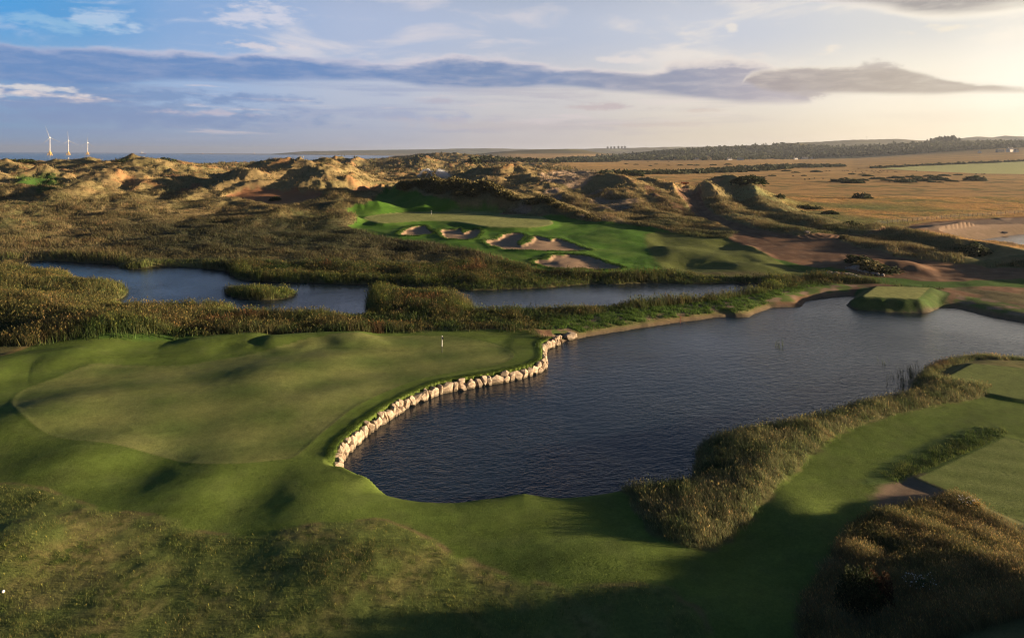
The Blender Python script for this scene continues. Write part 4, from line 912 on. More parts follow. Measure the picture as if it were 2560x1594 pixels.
blades('strip_grass', AX[i], AY[i], gh[i], .12 + .22 * gn2[i], pal(i, (.07, .11, .025), (.14, .16, .04), (.08, .12, .03)), 6, .03, .12, .7, label='strip of longer grass between the mown path and the striped tee')
# emergent reeds in the lake
ex, ey = [], []
for (u, v, n_, su, sv_) in [(2262, 948, 40, 16, 12), (2258, 985, 22, 8, 12), (2283, 935, 30, 12, 8), (1950, 866, 7, 4, 4), (2210, 905, 4, 6, 4)]:
    a, b = atz(np.random.default_rng(3).normal(u, su, n_), np.random.default_rng(4).normal(v, sv_, n_), 0.0); ex += list(a); ey += list(b)
ex, ey = np.array(ex), np.array(ey)
blades('water_reeds', ex, ey, np.full(len(ex), -.1), np.random.default_rng(5).uniform(.5, 1.1, len(ex)), np.tile([.06, .075, .025], (len(ex), 1)), 4, .04, .12, .15, label='thin dark reeds standing in the water off the right shore', cat='reeds')

# ------------------------------------------------------------------ stones of the lake wall
M_R = mat_solid('pale_granite', (.40, .32, .235), .85, 2.2, bump=1.0, spec=.2, c2=(.22, .165, .115))
M_R2 = mat_solid('grey_fieldstone', (.30, .26, .22), .85, 4, bump=.8, spec=.2, c2=(.17, .14, .12))
def stone_mesh(name, sx, sy, sz, seed, pts=26, seg=True):
    r = random.Random(seed); bm = bmesh.new()
    for _ in range(pts):
        v = Vector((r.gauss(0, 1), r.gauss(0, 1), r.gauss(0, 1))); v.normalize()
        m_ = max(abs(v.x), abs(v.y), abs(v.z)); v = v.lerp(v / m_, r.uniform(.25, .7)); f = r.uniform(.82, 1.0)
        bm.verts.new((v.x * sx * f, v.y * sy * f, v.z * sz * f))
    g = bmesh.ops.convex_hull(bm, input=bm.verts[:])
    bmesh.ops.delete(bm, geom=[e for e in g['geom_interior'] if isinstance(e, bmesh.types.BMVert)], context='VERTS')
    bmesh.ops.bevel(bm, geom=bm.edges[:] , offset=min(sx, sy, sz) * .09, segments=2, profile=.6, affect='EDGES', clamp_overlap=True)
    me = bpy.data.meshes.new(name); bm.to_mesh(me); bm.free(); return me
_t = NT(M_R.node_tree); _b = next(n for n in _t.n if n.type == 'BSDF_PRINCIPLED'); _src = _b.inputs['Base Color'].links[0].from_socket
_g = _t.new('ShaderNodeNewGeometry'); _s = _t.new('ShaderNodeSeparateXYZ'); _t.l.new(_g.outputs['Position'], _s.inputs[0])
_n = _t.noise(_g.outputs['Position'], 3.0, 4, .6); _w = _t.m('SUBTRACT', 1.0, _t.ss(_t.m('ADD', _s.outputs[2], _t.m('MULTIPLY', _n, -.35)), -.02, .16))
_c = _t.mix(_t.m('MULTIPLY', _w, .8), _src, (.06, .05, .03)); _n2 = _t.noise(_g.outputs['Position'], .8, 3, .6); _c = _t.mix(_t.m('MULTIPLY', _t.ss(_n2, .45, .65), .45), _c, (.17, .14, .11)); _t.l.new(_c, _b.inputs['Base Color'])
cum = np.concatenate([[0], np.cumsum(np.linalg.norm(np.diff(wallP, axis=0), axis=1))]); Lw = cum[-1]
def wpt(s):
    x_ = np.interp(s, cum, wallP[:, 0]); y_ = np.interp(s, cum, wallP[:, 1]); x2 = np.interp(s + .3, cum, wallP[:, 0]); y2 = np.interp(s + .3, cum, wallP[:, 1]); x1 = np.interp(s - .3, cum, wallP[:, 0]); y1 = np.interp(s - .3, cum, wallP[:, 1])
    return x_, y_, math.atan2(y2 - y1, x2 - x1)
wall = empty('stone_retaining_wall', (float(wallP[len(wallP) // 2][0]), float(wallP[len(wallP) // 2][1]), 0)); wall_loc = wall.location.copy()
tag(wall, 'curved dry stone wall of pale boulders holding the green above the lake', 'stone wall')
s_ = 1.2; k = 0; rr = random.Random(5)
while s_ < Lw - .2 and k < 98:
    frac = s_ / Lw
    big = .95 if .30 < frac < .62 else .62
    w_ = rr.choice([rr.uniform(.55, .8), rr.uniform(.9, 1.5)]) * big * 1.15 * (1.25 if rr.random() < .18 else 1)
    tall = rr.random() < .62 or big > .9 and rr.random() < .5
    x_, y_, a_ = wpt(s_ + w_ / 2)
    nx, ny = math.sin(a_), -math.cos(a_)            # towards land or water; sign fixed below
    if sdf(np.array([x_ + nx * .6]), np.array([y_ + ny * .6]), lakeP)[0] > 0: nx, ny = -nx, -ny
    def put(cx_, cy_, cz_, sx_, sy_, sz_, sd_):
        global k
        me_ = stone_mesh('boulder', sx_, sy_, sz_, sd_); o_ = link('boulder', me_, M_R, wall)
        o_.location = Vector((cx_, cy_, cz_)) - wall_loc; o_.rotation_euler = (rr.uniform(-.1, .1), rr.uniform(-.15, .15), a_ + rr.uniform(-.15, .15)); k += 1
    if tall:
        put(x_ + nx * .18, y_ + ny * .18, rr.uniform(.30, .46), w_ * .62, .50, rr.uniform(.66, .84), k)
    else:
        h1 = rr.uniform(.5, .75)
        put(x_ + nx * .12, y_ + ny * .12, h1 * .5 - .1, w_ * .58, .5, h1 * .72, k)
        put(x_ + nx * .26, y_ + ny * .26, h1 + (1.3 - h1) * .40, w_ * .50, .40, (1.3 - h1) * .62, k + 200)
    s_ += w_ * .86
x_, y_ = atz(np.array(1426.), np.array(842.), .3)
o = link('boulder', stone_mesh('boulder', 1.15, .75, .62, 991, 30), M_R); o.location = (float(x_), float(y_), .42); o.rotation_euler = (0, .1, .5)
tag(o, 'large pale boulder lying alone past the far end of the stone wall', 'boulder')
# soil behind the stones
def small_wall(name, pts, n_, label, size):
    Pw = np.array([hit1(u, v)[:2] for u, v in pts]); c0 = Pw.mean(0); e = empty(name, (c0[0], c0[1], float(hgt(c0[0], c0[1])[0]))); tag(e, label, 'stone wall')
    L = np.concatenate([[0], np.cumsum(np.linalg.norm(np.diff(Pw, axis=0), axis=1))])
    for j in range(n_):
        t = (j + rr.uniform(-.3, .3)) / n_ * L[-1]; xx_ = np.interp(t, L, Pw[:, 0]) + rr.uniform(-.25, .25); yy_ = np.interp(t, L, Pw[:, 1]) + rr.uniform(-.25, .25)
        g_ = float(hgt(xx_, yy_)[0]); q = size * rr.uniform(.6, 1.2)
        o_ = link('stone', stone_mesh('stone', q, q * .8, q * .8, 500 + j, 16), M_R2, e); o_.location = Vector((xx_, yy_, g_ + q * .45)) - e.location; o_.rotation_euler.z = rr.uniform(0, 3)
small_wall('stone_edging', [(2071, 684), (2100, 688), (2130, 692), (2158, 700)], 44, 'low line of grey stones beside the marsh grass left of the raised tee', .52)
small_wall('stone_edging', [(2114, 672), (2140, 676), (2180, 684), (2215, 690)], 26, 'sparse line of grey stones under the dark bush behind the grass strip', .42)
def lone(u, v, q, label, mat=M_R2, sd_=1):
    a, b, c_z = hit1(u, v); o_ = link('boulder', stone_mesh('boulder', q, q * .7, q * .55, sd_, 24), mat); o_.location = (a, b, c_z + q * .2); tag(o_, label, 'boulder')
lone(2137, 672, 1.3, 'brown grey boulder at the end of the sparse stone line', M_R2, 81)
lone(2017, 586, 1.0, 'pale flat rock on the inner edge of the dirt road bend', M_R, 82)
lone(2511, 555, 1.1, 'small white rock on the stony bank above the silvery pond', M_R, 83)

# ------------------------------------------------------------------ simple mesh builders
def bm_obj(name, fn, mat, parent=None, loc=None, smooth=False):
    bm = bmesh.new(); fn(bm); bmesh.ops.recalc_face_normals(bm, faces=bm.faces); me = bpy.data.meshes.new(name); bm.to_mesh(me); bm.free()
    if smooth:
        for p_ in me.polygons: p_.use_smooth = True
    o_ = link(name, me, mat, parent)
    if loc is not None: o_.location = loc
    return o_
def tube(bm, a, b, r0, r1, n=10, cap=True):
    a, b = Vector(a), Vector(b); d = (b - a).normalized(); s1 = d.orthogonal().normalized(); s2 = d.cross(s1)
    A = [bm.verts.new(a + (s1 * math.cos(t) + s2 * math.sin(t)) * r0) for t in [2 * math.pi * i_ / n for i_ in range(n)]]
    B = [bm.verts.new(b + (s1 * math.cos(t) + s2 * math.sin(t)) * r1) for t in [2 * math.pi * i_ / n for i_ in range(n)]]
    for i_ in range(n): bm.faces.new((A[i_], A[(i_ + 1) % n], B[(i_ + 1) % n], B[i_]))
    if cap: bm.faces.new(A[::-1]); bm.faces.new(B)
def box(bm, c_, s, bev=0):
    r_ = bmesh.ops.create_cube(bm, size=1, matrix=Matrix.Translation(c_) @ Matrix.Diagonal((*s, 1)))
    if bev: bmesh.ops.bevel(bm, geom=list({e for v in r_['verts'] for e in v.link_edges}), offset=bev, segments=2, affect='EDGES')
def prism(bm, prof, x0, x1):
    """profile in (y, z), extruded along x"""
    A = [bm.verts.new((x0, p[0], p[1])) for p in prof]; B = [bm.verts.new((x1, p[0], p[1])) for p in prof]
    n = len(prof); bm.faces.new(A); bm.faces.new(B[::-1])
    for i_ in range(n): bm.faces.new((A[i_], B[i_], B[(i_ + 1) % n], A[(i_ + 1) % n]))

M_WHITE = mat_solid('white_paint', (.75, .74, .70), .5); M_BLACK = mat_solid('black_cloth', (.02, .02, .022), .8); M_YEL = mat_solid('yellow_paint', (.72, .42, .04), .5, 2, .2)
M_DKMET = mat_solid('dark_metal', (.05, .05, .055), .6); M_TUR = mat_solid('turbine_white', (.50, .49, .49), .6)
M_WOODP = mat_solid('weathered_wood', (.10, .075, .055), .9, 8)
# golf flags
def flag(u, v, z, label):
    x_, y_ = atz(np.array(float(u)), np.array(float(v)), z); z_ = float(hgt(float(x_), float(y_))[0]); x_, y_ = atz(np.array(float(u)), np.array(float(v)), z_)
    e = empty('golf_flag', (float(x_), float(y_), z_)); tag(e, label, 'golf flag')
    bm_obj('pole', lambda b: tube(b, (0, 0, .75), (0, 0, 2.15), .035, .03, 8), M_WHITE, e)
    bm_obj('pole', lambda b: tube(b, (0, 0, -.1), (0, 0, .75), .035, .035, 8), M_DKMET, e)
    def fl(b):
        n = 7; top = []; bot = []; tb = []; bb_ = []
        for i_ in range(n):
            t = i_ / (n - 1); yy_ = .05 * math.sin(t * 6); zz_ = -.30 * t * t
            top.append(b.verts.new((.03 + .17 * t, yy_, 2.12 + zz_))); bot.append(b.verts.new((.03 + .12 * t, yy_ + .02, 1.74 + zz_ * .6)))
            tb.append(b.verts.new((.03 + .17 * t, yy_ + .008, 2.12 + zz_))); bb_.append(b.verts.new((.03 + .12 * t, yy_ + .028, 1.74 + zz_ * .6)))
        for i_ in range(n - 1):
            b.faces.new((top[i_], top[i_ + 1], bot[i_ + 1], bot[i_])); b.faces.new((tb[i_ + 1], tb[i_], bb_[i_], bb_[i_ + 1]))
            b.faces.new((top[i_], tb[i_], tb[i_ + 1], top[i_ + 1])); b.faces.new((bot[i_], bot[i_ + 1], bb_[i_ + 1], bb_[i_]))
    bm_obj('flag_cloth', fl, M_BLACK, e, smooth=True)
    bm_obj('hole', lambda b: tube(b, (0, 0, .004), (0, 0, .02), .055, .055, 16), M_DKMET, e)
flag(1105, 880, 1.45, 'black flag on a white pin on the near green by the lake')
flag(1078, 541, 3.75, 'black flag on a white pin on the distant green')
# small white ball and stakes
def ball(b): bmesh.ops.create_uvsphere(b, u_segments=16, v_segments=10, radius=.085)
x_, y_ = atz(np.array(8.), np.array(1456.), 2.); o = bm_obj('tee_marker', ball, M_WHITE, smooth=True); o.location = (float(x_), float(y_), float(hgt(float(x_), float(y_))[0]) + .09)
tag(o, 'small white round marker at the left border by the dark hollow', 'marker')
x_, y_ = atz(np.array(1700.), np.array(808.), 0.); e = empty('stake', (float(x_), float(y_), -.1)); tag(e, 'short rusty red stake standing in the water off the north shore', 'stake')
bm_obj('post', lambda b: tube(b, (0, 0, -.3), (.12, .05, 1.15), .05, .04, 8), mat_solid('rust', (.16, .05, .03), .8, 6), e)
bm_obj('cap', lambda b: tube(b, (.10, .04, 1.12), (.14, .06, 1.22), .075, .06, 8), mat_solid('red_cap', (.35, .05, .03), .6), e)
# dark marker post on the skyline dune
x_, y_, z_ = hit1(289, 400.0)
e = empty('marker_post', (x_, y_, z_)); tag(e, 'dark upright marker post on top of the skyline dune', 'post')
bm_obj('shaft', lambda b: (tube(b, (0, 0, -.5), (0, 0, 2.3), .34, .24, 8)), M_DKMET, e)
bm_obj('head', lambda b: box(b, (0, 0, 2.6), (.62, .62, .62), .08), M_DKMET, e)

# ------------------------------------------------------------------ offshore wind turbines
def turbine(bu, bv, hubv, tips, D, label, yaw):
    x_, y_, _ = pt3(bu, bv, D); k_ = D / F; z0 = -4.0
    hubh = (bv - hubv) * k_; e = empty('wind_turbine', (x_, y_, z0)); tag(e, label, 'wind turbine', 'offshore wind turbines'); s = hubh / 100.
    def jacket(b):
        for sx_ in (-1, 1):
            for sy_ in (-1, 1):
                tube(b, (sx_ * 9.5 * s, sy_ * 9.5 * s, -6), (sx_ * 5 * s, sy_ * 5 * s, 17 * s), 1.3 * s, 1.2 * s, 8)
        for (p_, q_) in [((-1, -1), (1, -1)), ((1, -1), (1, 1)), ((1, 1), (-1, 1)), ((-1, 1), (-1, -1))]:
            tube(b, (p_[0] * 9.2 * s, p_[1] * 9.2 * s, 0), (q_[0] * 5.4 * s, q_[1] * 5.4 * s, 14 * s), .6 * s, .6 * s, 6); tube(b, (q_[0] * 9.2 * s, q_[1] * 9.2 * s, 0), (p_[0] * 5.4 * s, p_[1] * 5.4 * s, 14 * s), .6 * s, .6 * s, 6)
        box(b, (0, 0, 17.5 * s), (13 * s, 13 * s, 2.2 * s))
    bm_obj('jacket', jacket, M_YEL, e)
    bm_obj('tower', lambda b: tube(b, (0, 0, 18 * s), (0, 0, 98 * s), 2.5 * s, 1.6 * s, 20), M_TUR, e, smooth=False)
    bm_obj('transition_piece', lambda b: tube(b, (0, 0, 16 * s), (0, 0, 26 * s), 3.5 * s, 3.4 * s, 18), M_YEL, e)
    def nac(b): box(b, (0, 0, 0), (6.5 * s, 16 * s, 7 * s), 1.2 * s)
    n_ = bm_obj('nacelle', nac, M_TUR, e, (0, 0, 101 * s)); n_.rotation_euler.z = yaw
    hb = Vector((-math.sin(yaw) * -10 * s, math.cos(yaw) * -10 * s, 101 * s))
    def hub_(b): bmesh.ops.create_uvsphere(b, u_segments=14, v_segments=9, radius=2.8 * s)
    bm_obj('hub', hub_, M_TUR, e, hb, smooth=True)
    for (tu, tv) in tips:
        du, dv = tu - bu, hubv - tv
        tip = Vector((du * k_, 0, dv * k_)); L = tip.length; dr = tip.normalized()
        # rotor plane turned by yaw: keep the seen direction, give the blade real depth
        tip3 = Vector((tip.x, tip.x * math.tan(yaw) * .6, tip.z)); d3 = tip3.normalized(); side = d3.cross(Vector((0, 1, 0))).normalized(); th = d3.cross(side).normalized()
        def bl(b):
            prev = None
            for t, w, q in [(0, 1.2, 1.1), (.08, 1.3, 1.0), (.2, 2.6, .7), (.45, 1.9, .42), (.75, 1.2, .25), (1, .35, .1)]:
                c_ = tip3 * t + th * (t * t * L * .05)
                ring = [b.verts.new(c_ + side * (w * .6 * s * math.cos(a_)) + th * (q * s * math.sin(a_))) for a_ in [2 * math.pi * i_ / 10 for i_ in range(10)]]
                if prev:
                    for i_ in range(10): b.faces.new((prev[i_], prev[(i_ + 1) % 10], ring[(i_ + 1) % 10], ring[i_]))
                else: b.faces.new(ring[::-1])
                prev = ring
            b.faces.new(prev)
        bm_obj('blade', bl, M_TUR, e, hb, smooth=True)
turbine(124.5, 387.5, 343.5, [(115.4, 312.4), (148.4, 354.4), (108, 363)], 5500, 'leftmost and tallest offshore wind turbine with yellow foot', R(20))
turbine(171, 386, 350, [(170, 325), (193.7, 361.8), (159, 361)], 6200, 'middle offshore wind turbine of the three', R(25))
turbine(219, 385, 355, [(221.7, 331.6), (237, 367.9), (202, 364)], 6900, 'rightmost offshore wind turbine with its blades turned flat to the camera', R(12))
# ships and buoy
M_HULL = mat_solid('ship_hull', (.22, .07, .05), .6); M_SUP = mat_solid('ship_white', (.70, .62, .55), .6)
def ship(u, D, Ls, label, tallk=1.0, hull=M_HULL, flip=1, masts=1):
    v = horizon(u) + 31 / D * F; x_, y_, _ = pt3(u, v, D); e = empty('cargo_ship', (x_, y_, -4)); tag(e, label, 'ship')
    def hl(b):
        st_ = [(-.5, .12, .9), (-.42, .15, .8), (.3, .15, .8), (.44, .09, .95), (.5, .01, 1.1)]; prev = None
        for t, w, hh_ in st_:
            ring = [b.verts.new((flip * t * Ls, -w * Ls / 2, hh_ * .11 * Ls)), b.verts.new((flip * t * .94 * Ls, -w * .7 * Ls / 2, -.03 * Ls)), b.verts.new((flip * t * .94 * Ls, w * .7 * Ls / 2, -.03 * Ls)), b.verts.new((flip * t * Ls, w * Ls / 2, hh_ * .11 * Ls))]
            if prev:
                for i_ in range(4): b.faces.new((prev[i_], prev[(i_ + 1) % 4], ring[(i_ + 1) % 4], ring[i_]))
            else: b.faces.new(ring)
            prev = ring
        b.faces.new(prev[::-1])
    bm_obj('hull', hl, hull, e)
    def sup(b):
        box(b, (flip * .25 * Ls, 0, .17 * Ls * tallk), (.2 * Ls, .13 * Ls, .18 * Ls * tallk)); box(b, (flip * .25 * Ls, 0, .29 * Ls * tallk), (.13 * Ls, .14 * Ls, .06 * Ls * tallk))
    bm_obj('bridge', sup, M_SUP, e)
    for m_ in range(masts):
        xm = flip * (.25 - .32 * m_) * Ls
        bm_obj('mast', lambda b: (tube(b, (xm, 0, .1 * Ls), (xm, 0, .52 * Ls * tallk), .012 * Ls, .008 * Ls, 6), tube(b, (xm - .05 * Ls, 0, .42 * Ls * tallk), (xm + .05 * Ls, 0, .42 * Ls * tallk), .006 * Ls, .006 * Ls, 5)), M_SUP, e)
ship(357, 11500, 92, 'supply ship with a pale bridge nearest the turbines', 1.2, flip=-1, masts=2)
ship(504, 12500, 74, 'small ship on the horizon, left one of the close pair', 1.0)
ship(529, 12500, 66, 'small ship on the horizon, right one of the close pair', 1.1, flip=-1)
ship(633, 11800, 62, 'tall greyish ship alone above the surf', 1.7, masts=2)
v_ = 397.; D_ = 31 / ((v_ - horizon(171.5)) / F); x_, y_, _ = pt3(171.5, v_, D_); e = empty('buoy', (x_, y_, -4)); tag(e, 'small pale buoy on the sea below the middle turbine', 'buoy')
bm_obj('float', lambda b: tube(b, (0, 0, -.5), (0, 0, 1.6), 1.6, 1.3, 14), M_YEL, e); bm_obj('tower', lambda b: (tube(b, (0, 0, 1.5), (0, 0, 6.), .7, .3, 8), box(b, (0, 0, 6.4), (1., 1., .9))), M_WHITE, e)
# surf
M_FOAM = mat_solid('foam', (.8, .8, .78), .8)
fv, ff = [], []
fr2 = random.Random(3)
def foam(u0, u1, v, th):
    n = max(4, int((u1 - u0) / 2.0)); top_, bot_ = [], []
    for i_ in range(n + 1):
        u = u0 + (u1 - u0) * i_ / n; tp = math.sin(math.pi * i_ / n) ** .4
        for lst, sg in ((top_, -1), (bot_, 1)):
            x_, y_ = atz(np.array(u), np.array(v + sg * th * tp * fr2.uniform(.25, 1)), -3.9); lst.append((float(x_), float(y_), -3.9))
    b0 = len(fv); fv.extend(top_ + bot_); m_ = n + 1
    for i_ in range(n): ff.append((b0 + i_, b0 + m_ + i_, b0 + m_ + i_ + 1, b0 + i_ + 1))
for a_ in [(476, 488, 413.6, .8), (603, 629, 412.6, .9), (612, 640, 414.2, .6), (633, 656, 413.4, .8), (660, 680, 412.9, 1.1), (676, 712, 411.2, .5), (705, 718, 406.4, .9), (700, 730, 408.3, .5), (727, 760, 409.8, 1.0), (742, 790, 407.3, .9), (752, 764, 402.8, .9), (770, 812, 405.0, .5), (798, 812, 401.8, .5), (820, 834, 403.2, .6), (840, 880, 401.2, .5), (898, 926, 399.6, .7), (944, 984, 396.6, .7), (960, 1010, 394.8, .5), (985, 1030, 393.6, .5)]: foam(*a_)
me = bpy.data.meshes.new('sea_foam'); me.from_pydata(fv, [], ff); me.update(); tag(link('sea_foam', me, M_FOAM), 'white surf breaking off the beach', 'surf', kind='structure')

# ------------------------------------------------------------------ bushes, trees
def leafcloud(n, rx, ry, rz, size, seed, shell=.55, lump=.35, flat=0.0):
    """leaf triangles through an uneven half ellipsoid standing on z=0; returns V, F"""
    r = np.random.default_rng(seed)
    d = r.normal(size=(n, 3)); d[:, 2] = np.abs(d[:, 2]) * 1.0 - .12; d /= np.linalg.norm(d, axis=1)[:, None]
    lb = 1 + lump * vn(d[:, 0] * 2.3 + seed, d[:, 1] * 2.3 + d[:, 2] * 1.7, seed) + lump * .5 * vn(d[:, 0] * 5 + 9, d[:, 1] * 5 + d[:, 2] * 4, seed + 1)
    rad = (shell + (1 - shell) * r.random(n) ** .5) * lb
    c_ = d * rad[:, None] * np.array([rx, ry, rz])
    a = r.normal(size=(n, 3)); a /= np.linalg.norm(a, axis=1)[:, None]; b = np.cross(a, r.normal(size=(n, 3))); b /= np.linalg.norm(b, axis=1)[:, None] + 1e-9
    s = size * r.uniform(.6, 1.4, n)[:, None]
    V = np.concatenate([c_ - a * s, c_ + b * s * .6, c_ + a * s, c_ - b * s * .6]); V[:, 2] = np.maximum(V[:, 2], -.3)
    i_ = np.arange(n)[:, None]; return V, np.concatenate([i_ + np.array([0, n, 2 * n]), i_ + np.array([0, 2 * n, 3 * n])]), n
def bush_mesh(name, n, rx, ry, rz, size, seed, c0, c1):
    V, Fc, n_ = leafcloud(n, rx, ry, rz, size, seed)
    # solid heart so that no light shines through
    bm = bmesh.new(); bmesh.ops.create_icosphere(bm, subdivisions=2, radius=1)
    cv = np.array([v.co[:] for v in bm.verts]); cf = np.array([[v.index for v in f.verts] for f in bm.faces]); bm.free()
    cv[:, 2] = np.maximum(cv[:, 2], -.25); cv = cv * np.array([rx, ry, rz]) * .68 * (1 + .2 * vn(cv[:, :1] * 2 + seed, cv[:, 1:2] * 2, 3))
    r = np.random.default_rng(seed); t = r.random((n_, 1)); cl = np.array(c0) * (1 - t) + np.array(c1) * t; cl = np.concatenate([cl] * 4 + [np.tile(np.array(c0), (len(cv), 1))])
    return npmesh(name, np.concatenate([V, cv]), np.concatenate([Fc, cf + 4 * n_]), np.column_stack([cl, np.ones(len(cl))]))
BM = [bush_mesh('gorse_bush', 700, 1, 1, .8, .12, 30 + q, (.022, .032, .014), (.055, .065, .024)) for q in range(4)]
BMo = [bush_mesh('gorse_bush', 900, 1, 1, .8, .11, 50 + q, (.07, .07, .03), (.19, .15, .06)) for q in range(3)]
brr = random.Random(17)
def bush(u, v, w, hgt_, label, group=None, meshes=BM, cat='bush', name='gorse_bush', hs=None):
    """u, v: foot of the bush in the picture; w full width and hgt_ height in metres"""
    a, b, z_ = hit1(u, v); me_ = meshes[brr.randrange(len(meshes))]
    o_ = bpy.data.objects.new(name, me_); COL.objects.link(o_)
    if not me_.materials: me_.materials.append(M_LEAF)
    o_.location = (a, b, z_ - .15); o_.scale = (w / 2, w / 2 * brr.uniform(.7, 1), hgt_ / .85); o_.rotation_euler.z = brr.uniform(0, 6.28); tag(o_, label, cat, group); return o_
G1 = 'gorse bushes crowning the hill behind the distant green'
for (u, v, w, h_) in [(1010, 482, 8, 3.2), (1042, 474, 9, 3.8), (1066, 470, 8, 3.6), (1090, 468, 9, 4), (1110, 478, 8, 3.4), (1132, 470, 9, 4), (1152, 470, 9, 3.6), (1166, 482, 8, 3.2), (1188, 488, 8, 3.0), (1205, 474, 9, 3.6),
                      (1222, 480, 9, 3.4), (1240, 486, 8, 3), (1252, 496, 7, 2.8), (1270, 500, 7, 2.4), (1284, 506, 6, 2.2), (1080, 484, 6, 2.4), (1100, 490, 5, 2.2), (1146, 492, 6, 2.2)]:
    bush(u, v, w, h_, 'dark bronze green gorse bush on the crest behind the distant green', G1, BMo)
G2_ = 'low bushes on the ridge right of the distant green'
for (u, v, w, h_) in [(1330, 515, 7, 2.2), (1350, 510, 7, 2.4), (1375, 514, 7, 2.2), (1398, 522, 6, 1.9), (1425, 530, 6, 1.7), (1450, 540, 5, 1.4), (1478, 550, 5, 1.4), (1492, 556, 3.5, 1.1)]:
    bush(u, v, w, h_, 'low olive bush on the ridge running right of the distant green', G2_, BMo)
for (u, v, w, h_) in [(20, 411, 16, 2.6), (60, 413, 20, 2.6), (100, 414, 18, 2.4), (318, 403, 15, 2.2), (345, 403, 16, 2.4), (205, 408, 14, 2)]:
    bush(u, v, w, h_, 'dark bush on the left skyline dunes', 'dark bushes on the left skyline dunes')
bush(415, 410, 20, 3.6, 'large round dark bush at the right end of the skyline dune')
bush(688, 501, 5, 1.8, 'small black bush alone on the red bare sand pit')
for (u, v, w, h_, t) in [(1560, 440, 26, 7, 'large round dark bush beyond the sandy hollow'), (1592, 441, 20, 5.5, 'green bush joined to the right of the large round one'), (1770, 458, 9, 3.6, 'dark round bush right of the orange trailer'),
                         (1758, 466, 7, 2.4, 'low dark bush just below the round bush by the trailer'), (1795, 455, 9, 2.6, 'low dark bush at the top of the grassy bank'), (1885, 447, 22, 3.6, 'long dark bush on the meadow edge above the green bank'),
                         (1870, 466, 20, 4.0, 'broad dark bush beside the head of the green bank'), (1950, 495, 5, 2.2, 'small round dark bush alone on the green meadow slope'), (2003, 520, 5, 1.6, 'small dark bush above the pair on the meadow slope'),
                         (2016, 522, 7, 1.9, 'reddish dark bush on the lower meadow slope'), (2040, 524, 6, 1.7, 'right hand dark bush of the lower meadow slope'), (2075, 535, 8, 1.7, 'flat dark bush near the foot of the meadow slope'),
                         (2004, 540, 4, 1.5, 'little dark bush on the lower green bank'), (2156, 496, 11, 3.6, 'single big dark bush in the middle of the open meadow'), (2125, 571, 7, 2.0, 'reddish bush at the bend of the dirt track'),
                         (2438, 452, 22, 5.5, 'large dark dome shaped bush on the meadow at the right'), (2345, 450, 20, 3.8, 'dark oval bush left of the dome shaped one'), (2110, 455, 24, 3.8, 'dark bush, left one of two overlapping on the middle meadow'),
                         (2133, 458, 20, 3.2, 'dark bush, right one of two overlapping on the middle meadow'), (2262, 456, 26, 3.4, 'widest low dark bush in the row on the meadow'), (2300, 453, 22, 3.6, 'dark bush right of the widest one in the row'),
                         (2040, 430, 20, 2.8, 'dark bush near the left grazing cattle')]:
    bush(u, v, w, h_, t)
for (u, v, w) in [(2155, 452, 14), (2195, 448, 16), (2218, 452, 12), (2240, 446, 18), (2282, 444, 18), (2325, 442, 16), (2360, 440, 16), (2395, 438, 12), (2330, 456, 9), (2350, 457, 8), (2380, 454, 12), (1965, 428, 16), (1990, 432, 12), (2010, 440, 9),
                  (2130, 436, 12), (2155, 437, 10), (1930, 440, 10), (2170, 441, 14), (1640, 411, 12), (1566, 410, 12), (1590, 412, 14), (1626, 415, 12), (1670, 414, 10), (1700, 414, 16), (1725, 413, 14), (1742, 414, 16), (1783, 413, 16), (1820, 412, 20), (1620, 404, 10), (1672, 405, 8)]:
    bush(u, v, w, w * .16, 'small low dark shrub scattered over the golden meadow', 'small shrubs scattered over the meadow')
bush(2150, 655, 7, 1.6, 'green and rust bush beside the circling wheel tracks'); bush(2172, 672, 8, 2.0, 'bright green leafy bush above the sparse stone line', meshes=BMo); bush(2205, 676, 7, 1.5, 'dark bush right of the bright green leafy one')
bush(2438, 630, 9, 2.6, 'dark bush on the grassy bank below the silvery pond'); bush(1686, 742, 2.2, 1.5, 'small spiky dark bush on the reed bank, left of two'); bush(1716, 744, 2.4, 1.5, 'small spiky dark bush on the reed bank, right of two')
bush(1695, 745, 2.0, 1.3, 'small dark bush between the two spiky ones on the reed bank'); bush(2112, 600, 3.5, 1.4, 'pale green bush at the edge of the red dirt by the bend', meshes=BMo)
# the big dark shrub at the lower right, with brown dead side
x_, y_ = atz(np.array(2165.), np.array(1510.), 3.0); z_ = float(hgt(float(x_), float(y_))[0])
e = empty('shrub', (float(x_), float(y_), z_ - .1)); tag(e, 'tall dark shrub in the seedy grass at lower right, its right side rusty brown', 'bush')
o = link('leaves', bush_mesh('leaves', 5200, 1.25, 1.1, 1.25, .05, 71, (.018, .026, .010), (.05, .06, .022)), M_LEAF, e); o.location = (-.25, 0, 0); o.scale = (1, 1, 1.7)
o = link('dead_leaves', bush_mesh('dead_leaves', 4200, 1.0, .9, 1.15, .05, 72, (.05, .028, .014), (.10, .05, .022)), M_LEAF, e); o.location = (.75, .25, 0); o.scale = (1, 1, 1.6)
bm_obj('stem', lambda b: [tube(b, (0, 0, -.2), (.5 * math.cos(t), .5 * math.sin(t), .9), .05, .03, 6) for t in (0, 1.5, 3, 4.6)], M_WOODP, e)
